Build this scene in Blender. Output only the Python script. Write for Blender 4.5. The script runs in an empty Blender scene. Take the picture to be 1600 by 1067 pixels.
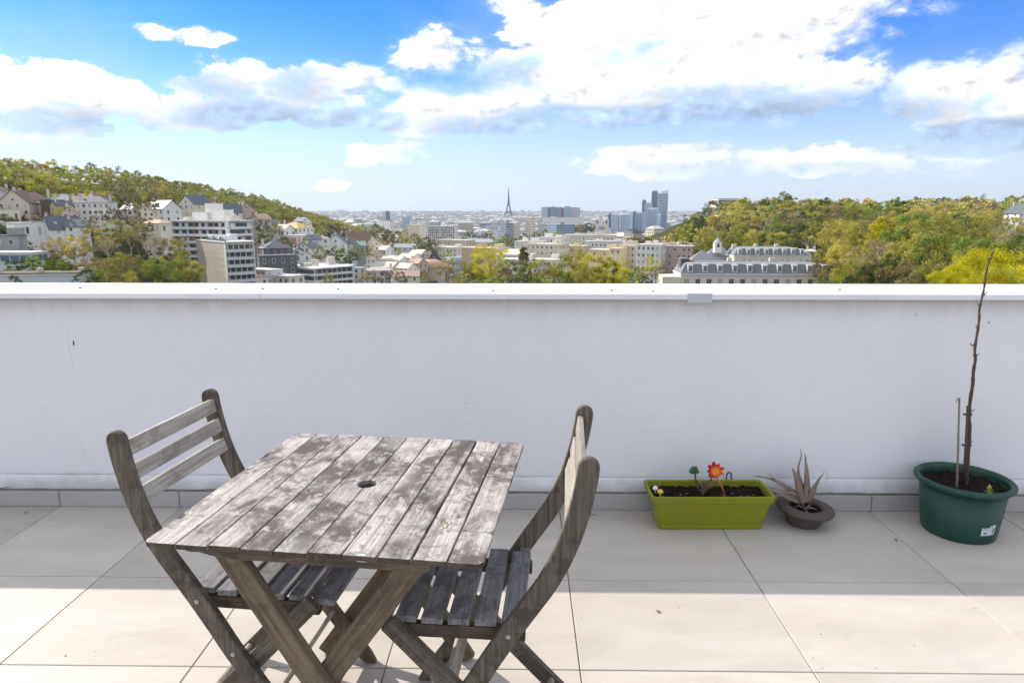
import bpy, math, random
from mathutils import Vector, Matrix, noise
R = math.radians
random.seed(7)
SC = bpy.context.scene
COL = SC.collection

# ------------------------------------------------------------------ camera
F, HY, VX, CH = 1050.0, 334.0, 815.0, 1.42       # focal (px of 1600), horizon, wall-normal point, eye height
PITCH = math.atan((533.5 - HY) / F)
YAW = math.atan((VX - 800) / (F / math.cos(PITCH)))
cd = bpy.data.cameras.new('camera'); cam = bpy.data.objects.new('camera', cd); COL.objects.link(cam)
cam.location = (0, 0, CH); cam.rotation_euler = (R(90) - PITCH, 0, YAW)
cd.sensor_width = 36; cd.lens = 36 * F / 1600; cd.clip_start = 0.05; cd.clip_end = 60000
SC.camera = cam

def px(u, v, Y):
    """world point at depth Y along the line of sight of photo pixel (u, v) - used to read places off the photo"""
    x, y, z = (u - 800) / F, 1.0, -(v - 533.5) / F
    y, z = y * math.cos(PITCH) + z * math.sin(PITCH), -y * math.sin(PITCH) + z * math.cos(PITCH)
    x, y = x * math.cos(YAW) - y * math.sin(YAW), x * math.sin(YAW) + y * math.cos(YAW)
    return Vector((x * Y / y, Y, CH + z * Y / y))

# ------------------------------------------------------------------ sun and exposure
SUN_AZ, SUN_EL = -60.0, 36.7       # azimuth from +Y, clockwise positive (so the sun stands to the left)
sd = bpy.data.lights.new('sun', 'SUN'); sun = bpy.data.objects.new('sun', sd); COL.objects.link(sun)
sdir = Vector((math.sin(R(SUN_AZ)) * math.cos(R(SUN_EL)), math.cos(R(SUN_AZ)) * math.cos(R(SUN_EL)), math.sin(R(SUN_EL))))
sun.rotation_euler = sdir.to_track_quat('Z', 'Y').to_euler()
sd.energy = 2.0; sd.angle = R(0.55); sd.color = (1.0, 0.93, 0.83)
SC.view_settings.view_transform = 'Standard'; SC.view_settings.look = 'None'
SC.view_settings.exposure = 1.57; SC.view_settings.gamma = 1; SC.view_settings.use_curve_mapping = False
SKY_STRENGTH = 0.15
SC.cycles.use_denoising = True; SC.cycles.max_bounces = 6; SC.cycles.diffuse_bounces = 4; SC.cycles.glossy_bounces = 2; SC.cycles.transmission_bounces = 4
SC.cycles.use_adaptive_sampling = True; SC.cycles.adaptive_threshold = 0.02

# ------------------------------------------------------------------ node helpers
class NT:
    def __init__(s, nt): s.nt = nt
    def n(s, t, **k):
        nd = s.nt.nodes.new(t)
        for a, b in k.items():
            if a.startswith('i_'): nd.inputs[a[2:].replace('_', ' ')].default_value = b
            else: setattr(nd, a, b)
        return nd
    def l(s, a, b): s.nt.links.new(a, b)
    def put(s, sock, v):
        if hasattr(v, 'is_output') or isinstance(v, bpy.types.NodeSocket): s.l(v, sock)
        else: sock.default_value = v
    def m(s, op, a, b=None, c=None, clamp=False):
        nd = s.nt.nodes.new('ShaderNodeMath'); nd.operation = op; nd.use_clamp = clamp
        for i, v in enumerate((a, b, c)):
            if v is not None: s.put(nd.inputs[i], v)
        return nd.outputs[0]
    def vm(s, op, a, b=None):
        nd = s.nt.nodes.new('ShaderNodeVectorMath'); nd.operation = op
        s.put(nd.inputs[0], a)
        if b is not None:
            if op == 'SCALE': s.put(nd.inputs[3], b)
            else: s.put(nd.inputs[1], b)
        return nd.outputs[0]
    def mix(s, f, a, b, mode='MIX'):
        nd = s.nt.nodes.new('ShaderNodeMix'); nd.data_type = 'RGBA'; nd.blend_type = mode
        s.put(nd.inputs[0], f); s.put(nd.inputs[6], a if not isinstance(a, tuple) else (*a[:3], 1)); s.put(nd.inputs[7], b if not isinstance(b, tuple) else (*b[:3], 1))
        return nd.outputs[2]
    def noise(s, vec, scale, detail=4, rough=0.55, dist=0.0):
        nd = s.nt.nodes.new('ShaderNodeTexNoise'); nd.inputs['Scale'].default_value = scale
        nd.inputs['Detail'].default_value = detail; nd.inputs['Roughness'].default_value = rough; nd.inputs['Distortion'].default_value = dist
        if vec is not None: s.l(vec, nd.inputs['Vector'])
        return nd.outputs[0]
    def ramp(s, f, stops):
        nd = s.nt.nodes.new('ShaderNodeValToRGB'); cr = nd.color_ramp
        while len(cr.elements) < len(stops): cr.elements.new(0.5)
        for e, (p, c) in zip(cr.elements, stops):
            e.position = p; e.color = (c, c, c, 1) if not isinstance(c, tuple) else (*c[:3], 1)
        s.put(nd.inputs[0], f); return nd.outputs[0]
    def step(s, x, a, b):
        nd = s.nt.nodes.new('ShaderNodeMapRange'); nd.interpolation_type = 'SMOOTHSTEP'
        s.put(nd.inputs[0], x); nd.inputs[1].default_value = a; nd.inputs[2].default_value = b
        nd.inputs[3].default_value = 0; nd.inputs[4].default_value = 1
        return nd.outputs[0]
    def mapv(s, vec, scale=(1, 1, 1), rot=(0, 0, 0), loc=(0, 0, 0)):
        nd = s.nt.nodes.new('ShaderNodeMapping'); s.l(vec, nd.inputs[0])
        nd.inputs['Scale'].default_value = scale; nd.inputs['Rotation'].default_value = rot; nd.inputs['Location'].default_value = loc
        return nd.outputs[0]

# ------------------------------------------------------------------ world: Nishita sky with cumulus clouds
def build_world():
    W = bpy.data.worlds.new('World'); SC.world = W; W.use_nodes = True
    t = W.node_tree; t.nodes.clear(); k = NT(t)
    sky = k.n('ShaderNodeTexSky'); sky.sky_type = 'NISHITA'; sky.sun_disc = False
    sky.sun_elevation = R(SUN_EL); sky.sun_rotation = R(SUN_AZ % 360); sky.altitude = 150
    sky.air_density = 1.0; sky.dust_density = 0.35; sky.ozone_density = 2.2
    d = k.n('ShaderNodeTexCoord').outputs['Generated']
    sep = k.n('ShaderNodeSeparateXYZ'); k.l(d, sep.inputs[0])
    az = k.m('ARCTAN2', sep.outputs[0], sep.outputs[1])
    el = k.m('ARCSINE', sep.outputs[2])
    comb = k.n('ShaderNodeCombineXYZ')     # noise domain: direction stretched so billows flatten near the horizon
    k.l(sep.outputs[0], comb.inputs[0]); k.l(sep.outputs[1], comb.inputs[1]); k.l(k.m('MULTIPLY', sep.outputs[2], 1.7), comb.inputs[2])
    P0 = comb.outputs[0]
    blobs = []     # (u, v, half width px, half height px, weight)
    def b(u, v, rx, ry, w=1.0): blobs.append((u, v, rx, ry, w))
    b(1050, 75, 300, 120, 1.15); b(860, 110, 150, 75); b(1210, 28, 150, 95); b(1240, 140, 145, 75); b(960, 160, 330, 58); b(1000, 40, 180, 80)
    b(690, 95, 95, 52, .78); b(665, 188, 120, 36, 1.0); b(800, 190, 120, 32, .95)
    b(410, 150, 145, 64, .88); b(300, 182, 105, 38, 1.0); b(500, 160, 115, 62, .95); b(540, 130, 80, 35, .55)
    b(75, 150, 155, 52, .88); b(30, 185, 130, 38, .95); b(140, 172, 80, 32, .7); b(-120, 150, 170, 60, .9)
    b(282, 56, 92, 15, .84)
    b(1080, 258, 180, 36, .95); b(1300, 252, 210, 34, .85); b(1450, 262, 190, 22, .6)
    b(1530, 165, 145, 62, 1.0); b(1640, 200, 180, 55, .95); b(1440, 120, 80, 26, .6)
    b(590, 240, 80, 27, .60); b(560, 252, 50, 14, .5); b(510, 290, 42, 15, .60); b(470, 287, 26, 10, .52); b(1480, 238, 30, 14, .7); b(320, 272, 75, 13, .66); b(720, 295, 60, 10, .5)
    b(600, 130, 45, 18, .6)
    SH = {}
    def field(azs, els, blobs=blobs, flat=True):
        acc = None
        for (u, v, rx, ry, w) in blobs:
            if True:
                q = px(u, v, 1000) - Vector((0, 0, CH)); q.normalize()
                a, e = math.atan2(q.x, q.y), math.asin(q.z); sx, sy = rx / F * math.cos(e), ry / F
            dx = k.m('MULTIPLY_ADD', azs, 1 / sx, -a / sx); dy = k.m('MULTIPLY_ADD', els, 1 / sy, -e / sy)
            dy0 = dy
            if ry > 25:      # flat cloud base: falls off faster below
                dy = k.m('MAXIMUM', dy, k.m('MULTIPLY', dy, -1.45))
            r2 = k.m('MULTIPLY_ADD', dx, dx, k.m('MULTIPLY', dy, dy))
            val = k.m('MULTIPLY_ADD', r2, -w * .62, w)
            if acc is None: acc, SH['v'] = val, dy0
            else:
                pick = k.m('GREATER_THAN', val, acc)
                SH['v'] = k.m('MULTIPLY_ADD', pick, k.m('SUBTRACT', dy0, SH['v']), SH['v'])
                acc = k.m('MAXIMUM', acc, val)
        if not flat: return k.m('MAXIMUM', acc, -1.0)
        # outside the frame, denser cloud cover is added to whiten and brighten ambient light
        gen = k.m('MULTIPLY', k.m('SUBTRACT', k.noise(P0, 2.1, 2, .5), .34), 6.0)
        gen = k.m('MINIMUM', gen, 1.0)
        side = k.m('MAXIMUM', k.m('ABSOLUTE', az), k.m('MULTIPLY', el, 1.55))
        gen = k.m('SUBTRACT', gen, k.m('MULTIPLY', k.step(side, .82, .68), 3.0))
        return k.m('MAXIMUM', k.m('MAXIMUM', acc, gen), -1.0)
    def billow(vec):
        n1 = k.noise(vec, 8.5, 9, 0.66, .25)
        vo = k.n('ShaderNodeTexVoronoi'); vo.inputs['Scale'].default_value = 21; vo.inputs['Detail'].default_value = 1.5; vo.inputs['Roughness'].default_value = .5
        k.l(vec, vo.inputs['Vector'])
        return k.m('ADD', k.m('MULTIPLY', k.m('SUBTRACT', n1, .5), 2.5), k.m('MULTIPLY', k.m('SUBTRACT', .40, vo.outputs['Distance']), .42))
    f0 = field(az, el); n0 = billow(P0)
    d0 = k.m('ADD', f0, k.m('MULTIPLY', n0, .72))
    P1 = k.vm('ADD', P0, tuple(Vector((sdir.x, sdir.y * .4, sdir.z * 1.7)).normalized() * .022))
    n1 = billow(P1)
    soft = k.step(k.noise(P0, 3.0, 2, .5), .40, .62)          # some edges crisp, some frayed
    alpha = k.m('ADD', k.m('MULTIPLY', k.step(d0, .35, .49), soft), k.m('MULTIPLY', k.step(d0, .18, .74), k.m('SUBTRACT', 1.0, soft)))
    # self shading: flat bases and the sides turned from the sun go grey-blue, billow by billow
    bases = []
    def sb(u, v, rx, ry, w=1.0): bases.append((u, v, rx, ry, w))
    sb(1060, 198, 380, 36, 1.2); sb(870, 196, 120, 24, 1.0); sb(1290, 176, 110, 36, .85); sb(800, 120, 70, 34, .55); sb(1120, 150, 200, 22, .55); sb(700, 130, 90, 26, .55)
    sb(430, 192, 160, 36, .9); sb(480, 150, 70, 40, .7); sb(560, 195, 80, 26, 1.0); sb(330, 140, 70, 26, .65); sb(120, 192, 140, 24, .7); sb(730, 205, 90, 14, .7)
    sb(1550, 212, 150, 24, 1.1); sb(1420, 190, 60, 16, .6); sb(1000, 90, 90, 40, .35); sb(1200, 70, 80, 40, .35); sb(1080, 262, 110, 12, .45); sb(1320, 262, 130, 12, .45); sb(590, 262, 60, 10, .35)
    sf = field(az, el, bases, False)
    outside = k.step(k.m('MAXIMUM', k.m('ABSOLUTE', az), k.m('MULTIPLY', el, 1.55)), .70, .85)
    gsh = k.m('MULTIPLY', k.step(k.noise(P0, 3.4, 3, .5), .46, .66), outside)
    bil = k.m('MULTIPLY', k.m('SUBTRACT', n1, n0), -.9)
    sh = k.m('ADD', k.m('MAXIMUM', sf, k.m('MULTIPLY', gsh, .8)), k.m('ADD', bil, k.m('MULTIPLY', k.m('SUBTRACT', k.noise(P0, 9, 6, .62), .5), 1.0)))
    sh = k.m('MULTIPLY', k.step(sh, .02, .88), k.step(d0, .14, .42))
    sh = k.m('MINIMUM', sh, .92)
    mid = k.m('MULTIPLY', k.step(k.m('ADD', k.noise(P0, 11, 7, .6), k.m('MULTIPLY', bil, .35)), .46, .68), .24)   # soft hollows between the billows
    ccol = k.mix(mid, (1.0, 1.0, 1.0), (0.66, 0.75, 0.90))
    ccol = k.mix(sh, ccol, (0.31, 0.44, 0.66))
    ccol = k.vm('SCALE', ccol, k.m('MULTIPLY', k.m('MULTIPLY_ADD', k.m('SUBTRACT', n0, n1), .46, .455), 1 / SKY_STRENGTH))
    # thin high veil
    veil = k.m('MULTIPLY', k.step(k.noise(P0, 3.2, 6, .6), .45, .75), .35)
    hz = k.step(el, .21, -.03)                 # air gets whiter towards the horizon
    hi = k.step(el, .0, .30)
    skyc = k.vm('MULTIPLY', sky.outputs[0], k.mix(hi, (.35, .37, .48), (.031, .195, .46)))
    skyc = k.mix(k.m('MAXIMUM', k.m('MULTIPLY', hz, .85), veil), skyc, tuple(x / SKY_STRENGTH for x in (.228, .265, .32)))
    a2 = k.m('MULTIPLY', alpha, k.m('SUBTRACT', 1.0, k.m('MULTIPLY', k.step(el, .10, 0.0), .55)))
    out = k.mix(a2, skyc, ccol)
    bg = k.n('ShaderNodeBackground'); bg.inputs[1].default_value = SKY_STRENGTH; k.l(out, bg.inputs[0])
    wo = k.n('ShaderNodeOutputWorld'); k.l(bg.outputs[0], wo.inputs[0])
    W.cycles.sampling_method = 'MANUAL'; W.cycles.sample_map_resolution = 512
build_world()

# ------------------------------------------------------------------ materials
MATS = {}
def mat(name, fn):
    if name not in MATS:
        m = bpy.data.materials.new(name); m.use_nodes = True; m.node_tree.nodes.clear()
        k = NT(m.node_tree); o = k.n('ShaderNodeOutputMaterial'); p = k.n('ShaderNodeBsdfPrincipled'); k.l(p.outputs[0], o.inputs[0])
        p.inputs['Roughness'].default_value = .7
        fn(k, p, o); MATS[name] = m
    return MATS[name]
def plain(name, c, rough=.7, var=.12, scale=2.0, metal=0.0, spec=None, bump=0.0):
    def fn(k, p, o):
        g = k.n('ShaderNodeNewGeometry'); n = k.noise(g.outputs['Position'], scale, 4, .6)
        f = k.m('MULTIPLY_ADD', n, 2 * var, 1 - var)
        k.l(k.vm('SCALE', tuple(c), f), p.inputs['Base Color'])
        p.inputs['Roughness'].default_value = rough; p.inputs['Metallic'].default_value = metal
        if spec is not None: p.inputs['Specular IOR Level'].default_value = spec
        if bump:
            b = k.n('ShaderNodeBump'); b.inputs['Strength'].default_value = bump; b.inputs['Distance'].default_value = .01
            k.l(k.noise(g.outputs['Position'], scale * 6, 5, .6), b.inputs['Height']); k.l(b.outputs[0], p.inputs['Normal'])
    return mat(name, fn)

def m_tile(k, p, o):
    g = k.n('ShaderNodeNewGeometry').outputs['Position']; oi = k.n('ShaderNodeObjectInfo')
    off = k.n('ShaderNodeCombineXYZ'); k.l(k.m('MULTIPLY', oi.outputs['Random'], 37.0), off.inputs[0]); k.l(k.m('MULTIPLY', oi.outputs['Random'], 11.0), off.inputs[2])
    q = k.vm('ADD', g, off.outputs[0])
    st = k.mapv(q, (1.1, 3.6, 1), (0, 0, R(12)))
    n1 = k.noise(st, 1.6, 6, .6, .8); n2 = k.noise(q, 38, 4, .7); n3 = k.noise(k.mapv(q, (1, 5, 1), (0, 0, R(8))), 9, 5, .65, .5)
    c = k.ramp(n1, [(.28, (.455, .402, .345)), (.52, (.51, .455, .398)), (.75, (.56, .51, .45))])
    c = k.mix(k.m('MULTIPLY', k.step(n3, .45, .8), .30), c, (.58, .54, .49))
    c = k.mix(k.m('MULTIPLY', k.step(n2, .60, .72), .14), c, (.26, .235, .21))
    dirt = k.noise(g, 2.3, 5, .6); c = k.mix(k.m('MULTIPLY', k.step(dirt, .52, .75), .22), c, (.29, .27, .25))
    sp = k.noise(g, 30, 2, .5); c = k.mix(k.m('MULTIPLY', k.step(sp, .765, .79), .8), c, (.12, .11, .09))
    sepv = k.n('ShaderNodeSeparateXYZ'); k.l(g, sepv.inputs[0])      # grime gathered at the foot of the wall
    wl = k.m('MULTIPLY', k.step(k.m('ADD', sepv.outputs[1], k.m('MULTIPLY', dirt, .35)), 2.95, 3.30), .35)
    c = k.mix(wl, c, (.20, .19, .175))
    v = k.m('MULTIPLY_ADD', oi.outputs['Random'], .13, .93)
    k.l(k.vm('SCALE', c, v), p.inputs['Base Color'])
    k.l(k.ramp(n3, [(.3, .42), (.7, .62)]), p.inputs['Roughness'])
    b = k.n('ShaderNodeBump'); b.inputs['Strength'].default_value = .12; b.inputs['Distance'].default_value = .004
    k.l(n2, b.inputs['Height']); k.l(b.outputs[0], p.inputs['Normal'])
TILE = mat('porcelain_tile', m_tile)

def m_wall(k, p, o):
    g = k.n('ShaderNodeNewGeometry').outputs['Position']
    sep = k.n('ShaderNodeSeparateXYZ'); k.l(g, sep.inputs[0])
    tro = k.noise(k.mapv(g, (1, 1, 3.2)), 9, 6, .62, 1.2); big = k.noise(g, 1.1, 4, .55)
    fine = k.noise(k.mapv(g, (1, 1, 2.2)), 60, 4, .6)
    c = k.ramp(big, [(.3, (.70, .70, .72)), (.7, (.755, .755, .775))])
    c = k.mix(k.m('MULTIPLY', k.step(tro, .56, .74), .20), c, (.82, .81, .81))
    run = k.noise(k.mapv(g, (14, 1, .55)), 1, 4, .6)           # rain streaks under the coping
    top = k.step(k.m('ADD', sep.outputs[2], k.m('MULTIPLY', run, .09)), .97, 1.12)
    c = k.mix(k.m('MULTIPLY', top, .55), c, (.36, .34, .31))
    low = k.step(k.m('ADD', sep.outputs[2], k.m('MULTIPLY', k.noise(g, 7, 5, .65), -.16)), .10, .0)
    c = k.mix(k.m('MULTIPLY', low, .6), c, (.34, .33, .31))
    rp = k.noise(k.mapv(g, (1, 1, 1.4)), 3.4, 5, .62, 1.5); c = k.mix(k.m('MULTIPLY', k.step(rp, .55, .63), .10), c, (.60, .60, .63))
    dr = k.noise(k.mapv(g, (30, 1, .8)), 1, 5, .6); c = k.mix(k.m('MULTIPLY', k.m('MULTIPLY', k.step(dr, .60, .72), k.step(sep.outputs[2], .55, 1.05)), .08), c, (.42, .40, .38))
    sc_ = k.noise(g, 48, 3, .6); c = k.mix(k.m('MULTIPLY', k.step(sc_, .70, .76), .25), c, (.45, .45, .46))
    cx = k.m('ADD', sep.outputs[0], k.m('MULTIPLY', k.m('SUBTRACT', k.noise(g, 6, 4, .6), .5), .05))   # a hairline crack
    cr = k.m('MULTIPLY', k.step(k.m('ABSOLUTE', k.m('ADD', cx, 2.14)), .004, .0015), k.step(k.noise(g, 5, 3, .6), .50, .62))
    c = k.mix(k.m('MULTIPLY', cr, .22), c, (.3, .3, .3))
    k.l(c, p.inputs['Base Color']); p.inputs['Roughness'].default_value = .85
    b = k.n('ShaderNodeBump'); b.inputs['Strength'].default_value = .40; b.inputs['Distance'].default_value = .005
    k.l(k.m('ADD', tro, k.m('MULTIPLY', fine, .35)), b.inputs['Height']); k.l(b.outputs[0], p.inputs['Normal'])
WALL = mat('painted_render', m_wall)
SKIRT = plain('skirting_tile', (.39, .375, .36), .5, .14, 3, bump=.1)
MORTAR = plain('stained_mortar', (.20, .185, .17), .9, .5, 14, bump=.4)
def m_cop(k, p, o):
    g = k.n('ShaderNodeNewGeometry').outputs['Position']; n = k.noise(k.mapv(g, (1, 3, 1)), 2.2, 6, .6); n2 = k.noise(k.mapv(g, (4, 14, 1)), 3, 5, .65)
    c = k.mix(k.m('MULTIPLY', k.step(n, .5, .75), .35), (.74, .76, .79), (.58, .58, .57)); c = k.mix(k.m('MULTIPLY', k.step(n2, .58, .72), .3), c, (.45, .44, .41))
    k.l(c, p.inputs['Base Color']); k.l(k.ramp(n2, [(.3, .3), (.7, .55)]), p.inputs['Roughness'])
COPING = mat('white_lacquered_metal', m_cop)
SCREW = plain('grey_screw', (.22, .22, .23), .45, .1, 20, metal=.6)
GROUT = plain('dark_joint', (.13, .12, .105), .95, .3, 10)

def m_wood(light, dark, patch, pscale, amount, name, brown=(.17, .12, .075), edge=.25, top=False):
    def fn(k, p, o):
        tc = k.n('ShaderNodeTexCoord'); oi = k.n('ShaderNodeObjectInfo')
        off = k.n('ShaderNodeCombineXYZ')
        for i, a in enumerate((3.1, 17.0, 7.0)): k.l(k.m('MULTIPLY', oi.outputs['Random'], a), off.inputs[i])
        ob = tc.outputs['Object']
        q = k.vm('ADD', ob, off.outputs[0])
        grain = k.noise(k.mapv(q, (2.2, 55, 55)), 2.2, 7, .68, .6)
        fib = k.noise(k.mapv(q, (6, 180, 180)), 2.0, 3, .6)
        g = k.n('ShaderNodeNewGeometry').outputs['Position']
        gs = g
        if top: g = k.vm('ADD', g, k.vm('SCALE', off.outputs[0], .022))
        pt = k.noise(k.mapv(g, (1, .72, 1), (0, 0, R(-8))), pscale, 8, .64, 1.1)
        pt2 = k.noise(k.mapv(g, (1, .8, 1)), pscale * 3.7, 7, .7, .7)
        pm = k.m('ADD', k.m('MULTIPLY', pt, .62), k.m('MULTIPLY', pt2, .38))
        c = k.mix(k.step(grain, .34, .66), dark, light)
        if top:      # mottled: soft cloudy stains, finer blotches, pale scuffs and cup rings worn into the surface
            c = k.mix(k.m('MULTIPLY', k.step(pm, .56, .42), amount), c, patch)
            bl = k.noise(g, 26, 6, .7, .8); c = k.mix(k.m('MULTIPLY', k.step(bl, .47, .36), .62), c, tuple(x * 1.15 for x in patch))
            sc_ = k.noise(k.mapv(g, (1, .5, 1), (0, 0, R(-8))), 34, 6, .72, .6); c = k.mix(k.m('MULTIPLY', k.step(sc_, .54, .66), .6), c, (.56, .525, .485))
            lb = k.noise(g, 2.6, 3, .5); c = k.mix(k.m('MULTIPLY', k.step(lb, .54, .68), .4), c, (.55, .51, .475))
        else: c = k.mix(k.m('MULTIPLY', k.step(pm, .505, .43), amount), c, patch)
        c = k.mix(k.m('MULTIPLY', k.step(pt2, .60, .70), amount * .6), c, tuple(min(x * 1.35, .8) for x in light))
        c = k.mix(k.m('MULTIPLY', k.step(fib, .60, .68), .45), c, tuple(x * .35 for x in dark))
        rc = k.noise(q, 3.0, 3, .5); c = k.mix(k.m('MULTIPLY', k.step(rc, .52, .70), edge), c, brown)
        v = k.m('MULTIPLY_ADD', oi.outputs['Random'], .26, .87)
        k.l(k.vm('SCALE', c, v), p.inputs['Base Color']); p.inputs['Roughness'].default_value = .78
        p.inputs['Specular IOR Level'].default_value = .25
        b = k.n('ShaderNodeBump'); b.inputs['Strength'].default_value = .7; b.inputs['Distance'].default_value = .0025
        k.l(k.m('ADD', grain, k.m('ADD', k.m('MULTIPLY', fib, .6), k.m('MULTIPLY', pt2, .5))), b.inputs['Height']); k.l(b.outputs[0], p.inputs['Normal'])
    return mat(name, fn)
W_TOP = m_wood((.49, .45, .415), (.27, .235, .213), (.092, .073, .068), 5.0, .95, 'weathered_tabletop_wood', edge=.10, top=True)
W_RAIL = m_wood((.48, .445, .395), (.28, .24, .20), (.22, .175, .135), 9, .5, 'silvered_rail_wood')
W_SEAT = m_wood((.26, .255, .262), (.155, .148, .15), (.07, .062, .06), 7, .55, 'slate_grey_seat_wood', edge=.05)
W_LEG = m_wood((.175, .148, .118), (.088, .070, .054), (.055, .044, .036), 6, .6, 'brown_grey_leg_wood', edge=.28)
W_TLEG = m_wood((.20, .155, .105), (.10, .074, .052), (.07, .05, .036), 6, .5, 'brown_table_leg_wood', edge=.5)
W_DARK = m_wood((.12, .09, .065), (.06, .045, .035), (.035, .028, .022), 6, .5, 'dark_damp_wood')
W_STRETCH = m_wood((.42, .37, .31), (.24, .20, .165), (.16, .13, .10), 9, .4, 'pale_stretcher_wood')
STEEL = plain('dull_steel', (.42, .41, .40), .45, .15, 30, metal=.7)

# ------------------------------------------------------------------ mesh helpers
class MB:
    def __init__(s): s.v = []; s.f = []; s.mi = []
    def add(s, vs, fs, mi=0):
        n = len(s.v); s.v += [tuple(v) for v in vs]; s.f += [tuple(i + n for i in f) for f in fs]; s.mi += [mi] * len(fs)
    def box(s, x0, x1, y0, y1, z0, z1, mi=0, M=None):
        vs = [Vector((x, y, z)) for z in (z0, z1) for y in (y0, y1) for x in (x0, x1)]
        if M is not None: vs = [M @ v for v in vs]
        s.add(vs, [(0, 2, 3, 1), (4, 5, 7, 6), (0, 1, 5, 4), (2, 6, 7, 3), (0, 4, 6, 2), (1, 3, 7, 5)], mi)
    def prism(s, pts, z0, z1, mi=0, M=None):
        n = len(pts); vs = [Vector((x, y, z0)) for x, y in pts] + [Vector((x, y, z1)) for x, y in pts]
        if M is not None: vs = [M @ v for v in vs]
        s.add(vs, [tuple(range(n - 1, -1, -1)), tuple(range(n, 2 * n))] + [(i, (i + 1) % n, n + (i + 1) % n, n + i) for i in range(n)], mi)
    def tube(s, pts, rad, seg=8, mi=0, caps=True, sq=1.0):
        pts = [Vector(p) for p in pts]; n = len(pts)
        if not isinstance(rad, (list, tuple)): rad = [rad] * n
        t0 = (pts[1] - pts[0]).normalized(); a = t0.orthogonal().normalized(); vs = []
        for i, p in enumerate(pts):
            t = (pts[min(i + 1, n - 1)] - pts[max(i - 1, 0)]).normalized()
            a = (a - t * a.dot(t)).normalized(); b = t.cross(a)
            for j in range(seg):
                an = 2 * math.pi * j / seg; vs.append(p + (a * math.cos(an) + b * math.sin(an) * sq) * rad[i])
        fs = [(i * seg + j, i * seg + (j + 1) % seg, (i + 1) * seg + (j + 1) % seg, (i + 1) * seg + j) for i in range(n - 1) for j in range(seg)]
        if caps: fs += [tuple(range(seg - 1, -1, -1)), tuple((n - 1) * seg + j for j in range(seg))]
        s.add(vs, fs, mi)
    def lathe(s, prof, seg=32, mi=0, sx=1, sy=1, M=None):
        vs = []
        for r, z in prof:
            for j in range(seg):
                an = 2 * math.pi * j / seg; vs.append(Vector((r * math.cos(an) * sx, r * math.sin(an) * sy, z)))
        if M is not None: vs = [M @ v for v in vs]
        n = len(prof)
        fs = [(i * seg + j, i * seg + (j + 1) % seg, (i + 1) * seg + (j + 1) % seg, (i + 1) * seg + j) for i in range(n - 1) for j in range(seg)]
        s.add(vs, fs, mi)
    def grid(s, nx, ny, fn, mi=0):
        s.add([fn(i / nx, j / ny) for j in range(ny + 1) for i in range(nx + 1)],
              [(j * (nx + 1) + i, j * (nx + 1) + i + 1, (j + 1) * (nx + 1) + i + 1, (j + 1) * (nx + 1) + i) for j in range(ny) for i in range(nx)], mi)
    def mesh(s, name, mats, smooth=False):
        me = bpy.data.meshes.new(name); me.from_pydata(s.v, [], s.f)
        for m in (mats if isinstance(mats, (list, tuple)) else [mats]): me.materials.append(m)
        if any(s.mi): me.polygons.foreach_set('material_index', s.mi)
        if smooth: me.polygons.foreach_set('use_smooth', [True] * len(me.polygons))
        me.update(); return me
    def build(s, name, mats, parent=None, loc=None, rot=None, smooth=False, bevel=0, kind=None, seg=2, auto=None):
        o = link(name, s.mesh(name, mats, smooth), parent, loc, rot)
        if bevel:
            b = o.modifiers.new('bevel', 'BEVEL'); b.width = bevel; b.segments = seg; b.limit_method = 'ANGLE'; b.angle_limit = R(40)
        if kind: o['kind'] = kind
        return o
def link(name, me, parent=None, loc=None, rot=None):
    o = bpy.data.objects.new(name, me); COL.objects.link(o)
    if parent is not None: o.parent = parent
    if loc is not None: o.location = loc
    if rot is not None: o.rotation_euler = rot
    return o
def tag(o, label=None, cat=None, group=None, kind=None):
    if label: o['label'] = label
    if cat: o['category'] = cat
    if group: o['group'] = group
    if kind: o['kind'] = kind
    return o
def thing(name, label, cat, loc=(0, 0, 0), rz=0.0, group=None):
    o = link(name, None, None, loc, (0, 0, rz)); o.empty_display_size = .2
    return tag(o, label, cat, group)
def copy_tree(o, parent=None):
    c = o.copy(); COL.objects.link(c); c.parent = parent
    for ch in KIDS.get(o.name, []): 
        d = ch.copy(); COL.objects.link(d); d.parent = c
    return c
KIDS = {}
WALLY = 3.088

# ------------------------------------------------------------------ terrain
def lerp_tab(x, tab):
    if x <= tab[0][0]: return tab[0][1]
    for (a, b), (c, d) in zip(tab, tab[1:]):
        if x <= c: return b + (d - b) * (x - a) / (c - a)
    return tab[-1][1]
def smin(a, b, k=6.0):
    h = max(k - abs(a - b), 0) / k; return min(a, b) - h * h * k / 4
def smax(a, b, k=6.0): return -smin(-a, -b, k)
def gz(x, y):
    base = lerp_tab(y, [(0, -24), (200, -32), (400, -46), (620, -58), (950, -64), (3500, -62), (6500, -45), (9000, -10), (10800, 22), (13000, 25), (14000, -100), (60000, -400)])
    rz = lerp_tab(y, [(0, 6), (300, 12), (340, 20), (420, 22), (600, 17), (750, 10), (900, -6), (1100, -24), (1300, -46), (1500, -75)])
    left = rz - .33 * max(0, x + 290)
    x0 = lerp_tab(y, [(0, 100), (320, 104), (400, 84), (700, 84)])
    ax = min(0, -58 + (x - x0) * .78)
    by = lerp_tab(y, [(0, -22), (300, -18), (330, -22), (500, 0), (620, 0), (900, -60), (1000, -90)])
    right = smin(ax, by)
    n = noise.noise(Vector((x * .013, y * .013, 0))) * 3
    return smax(smax(base, left), right) + (n if y < 3000 else n * 6)

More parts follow.
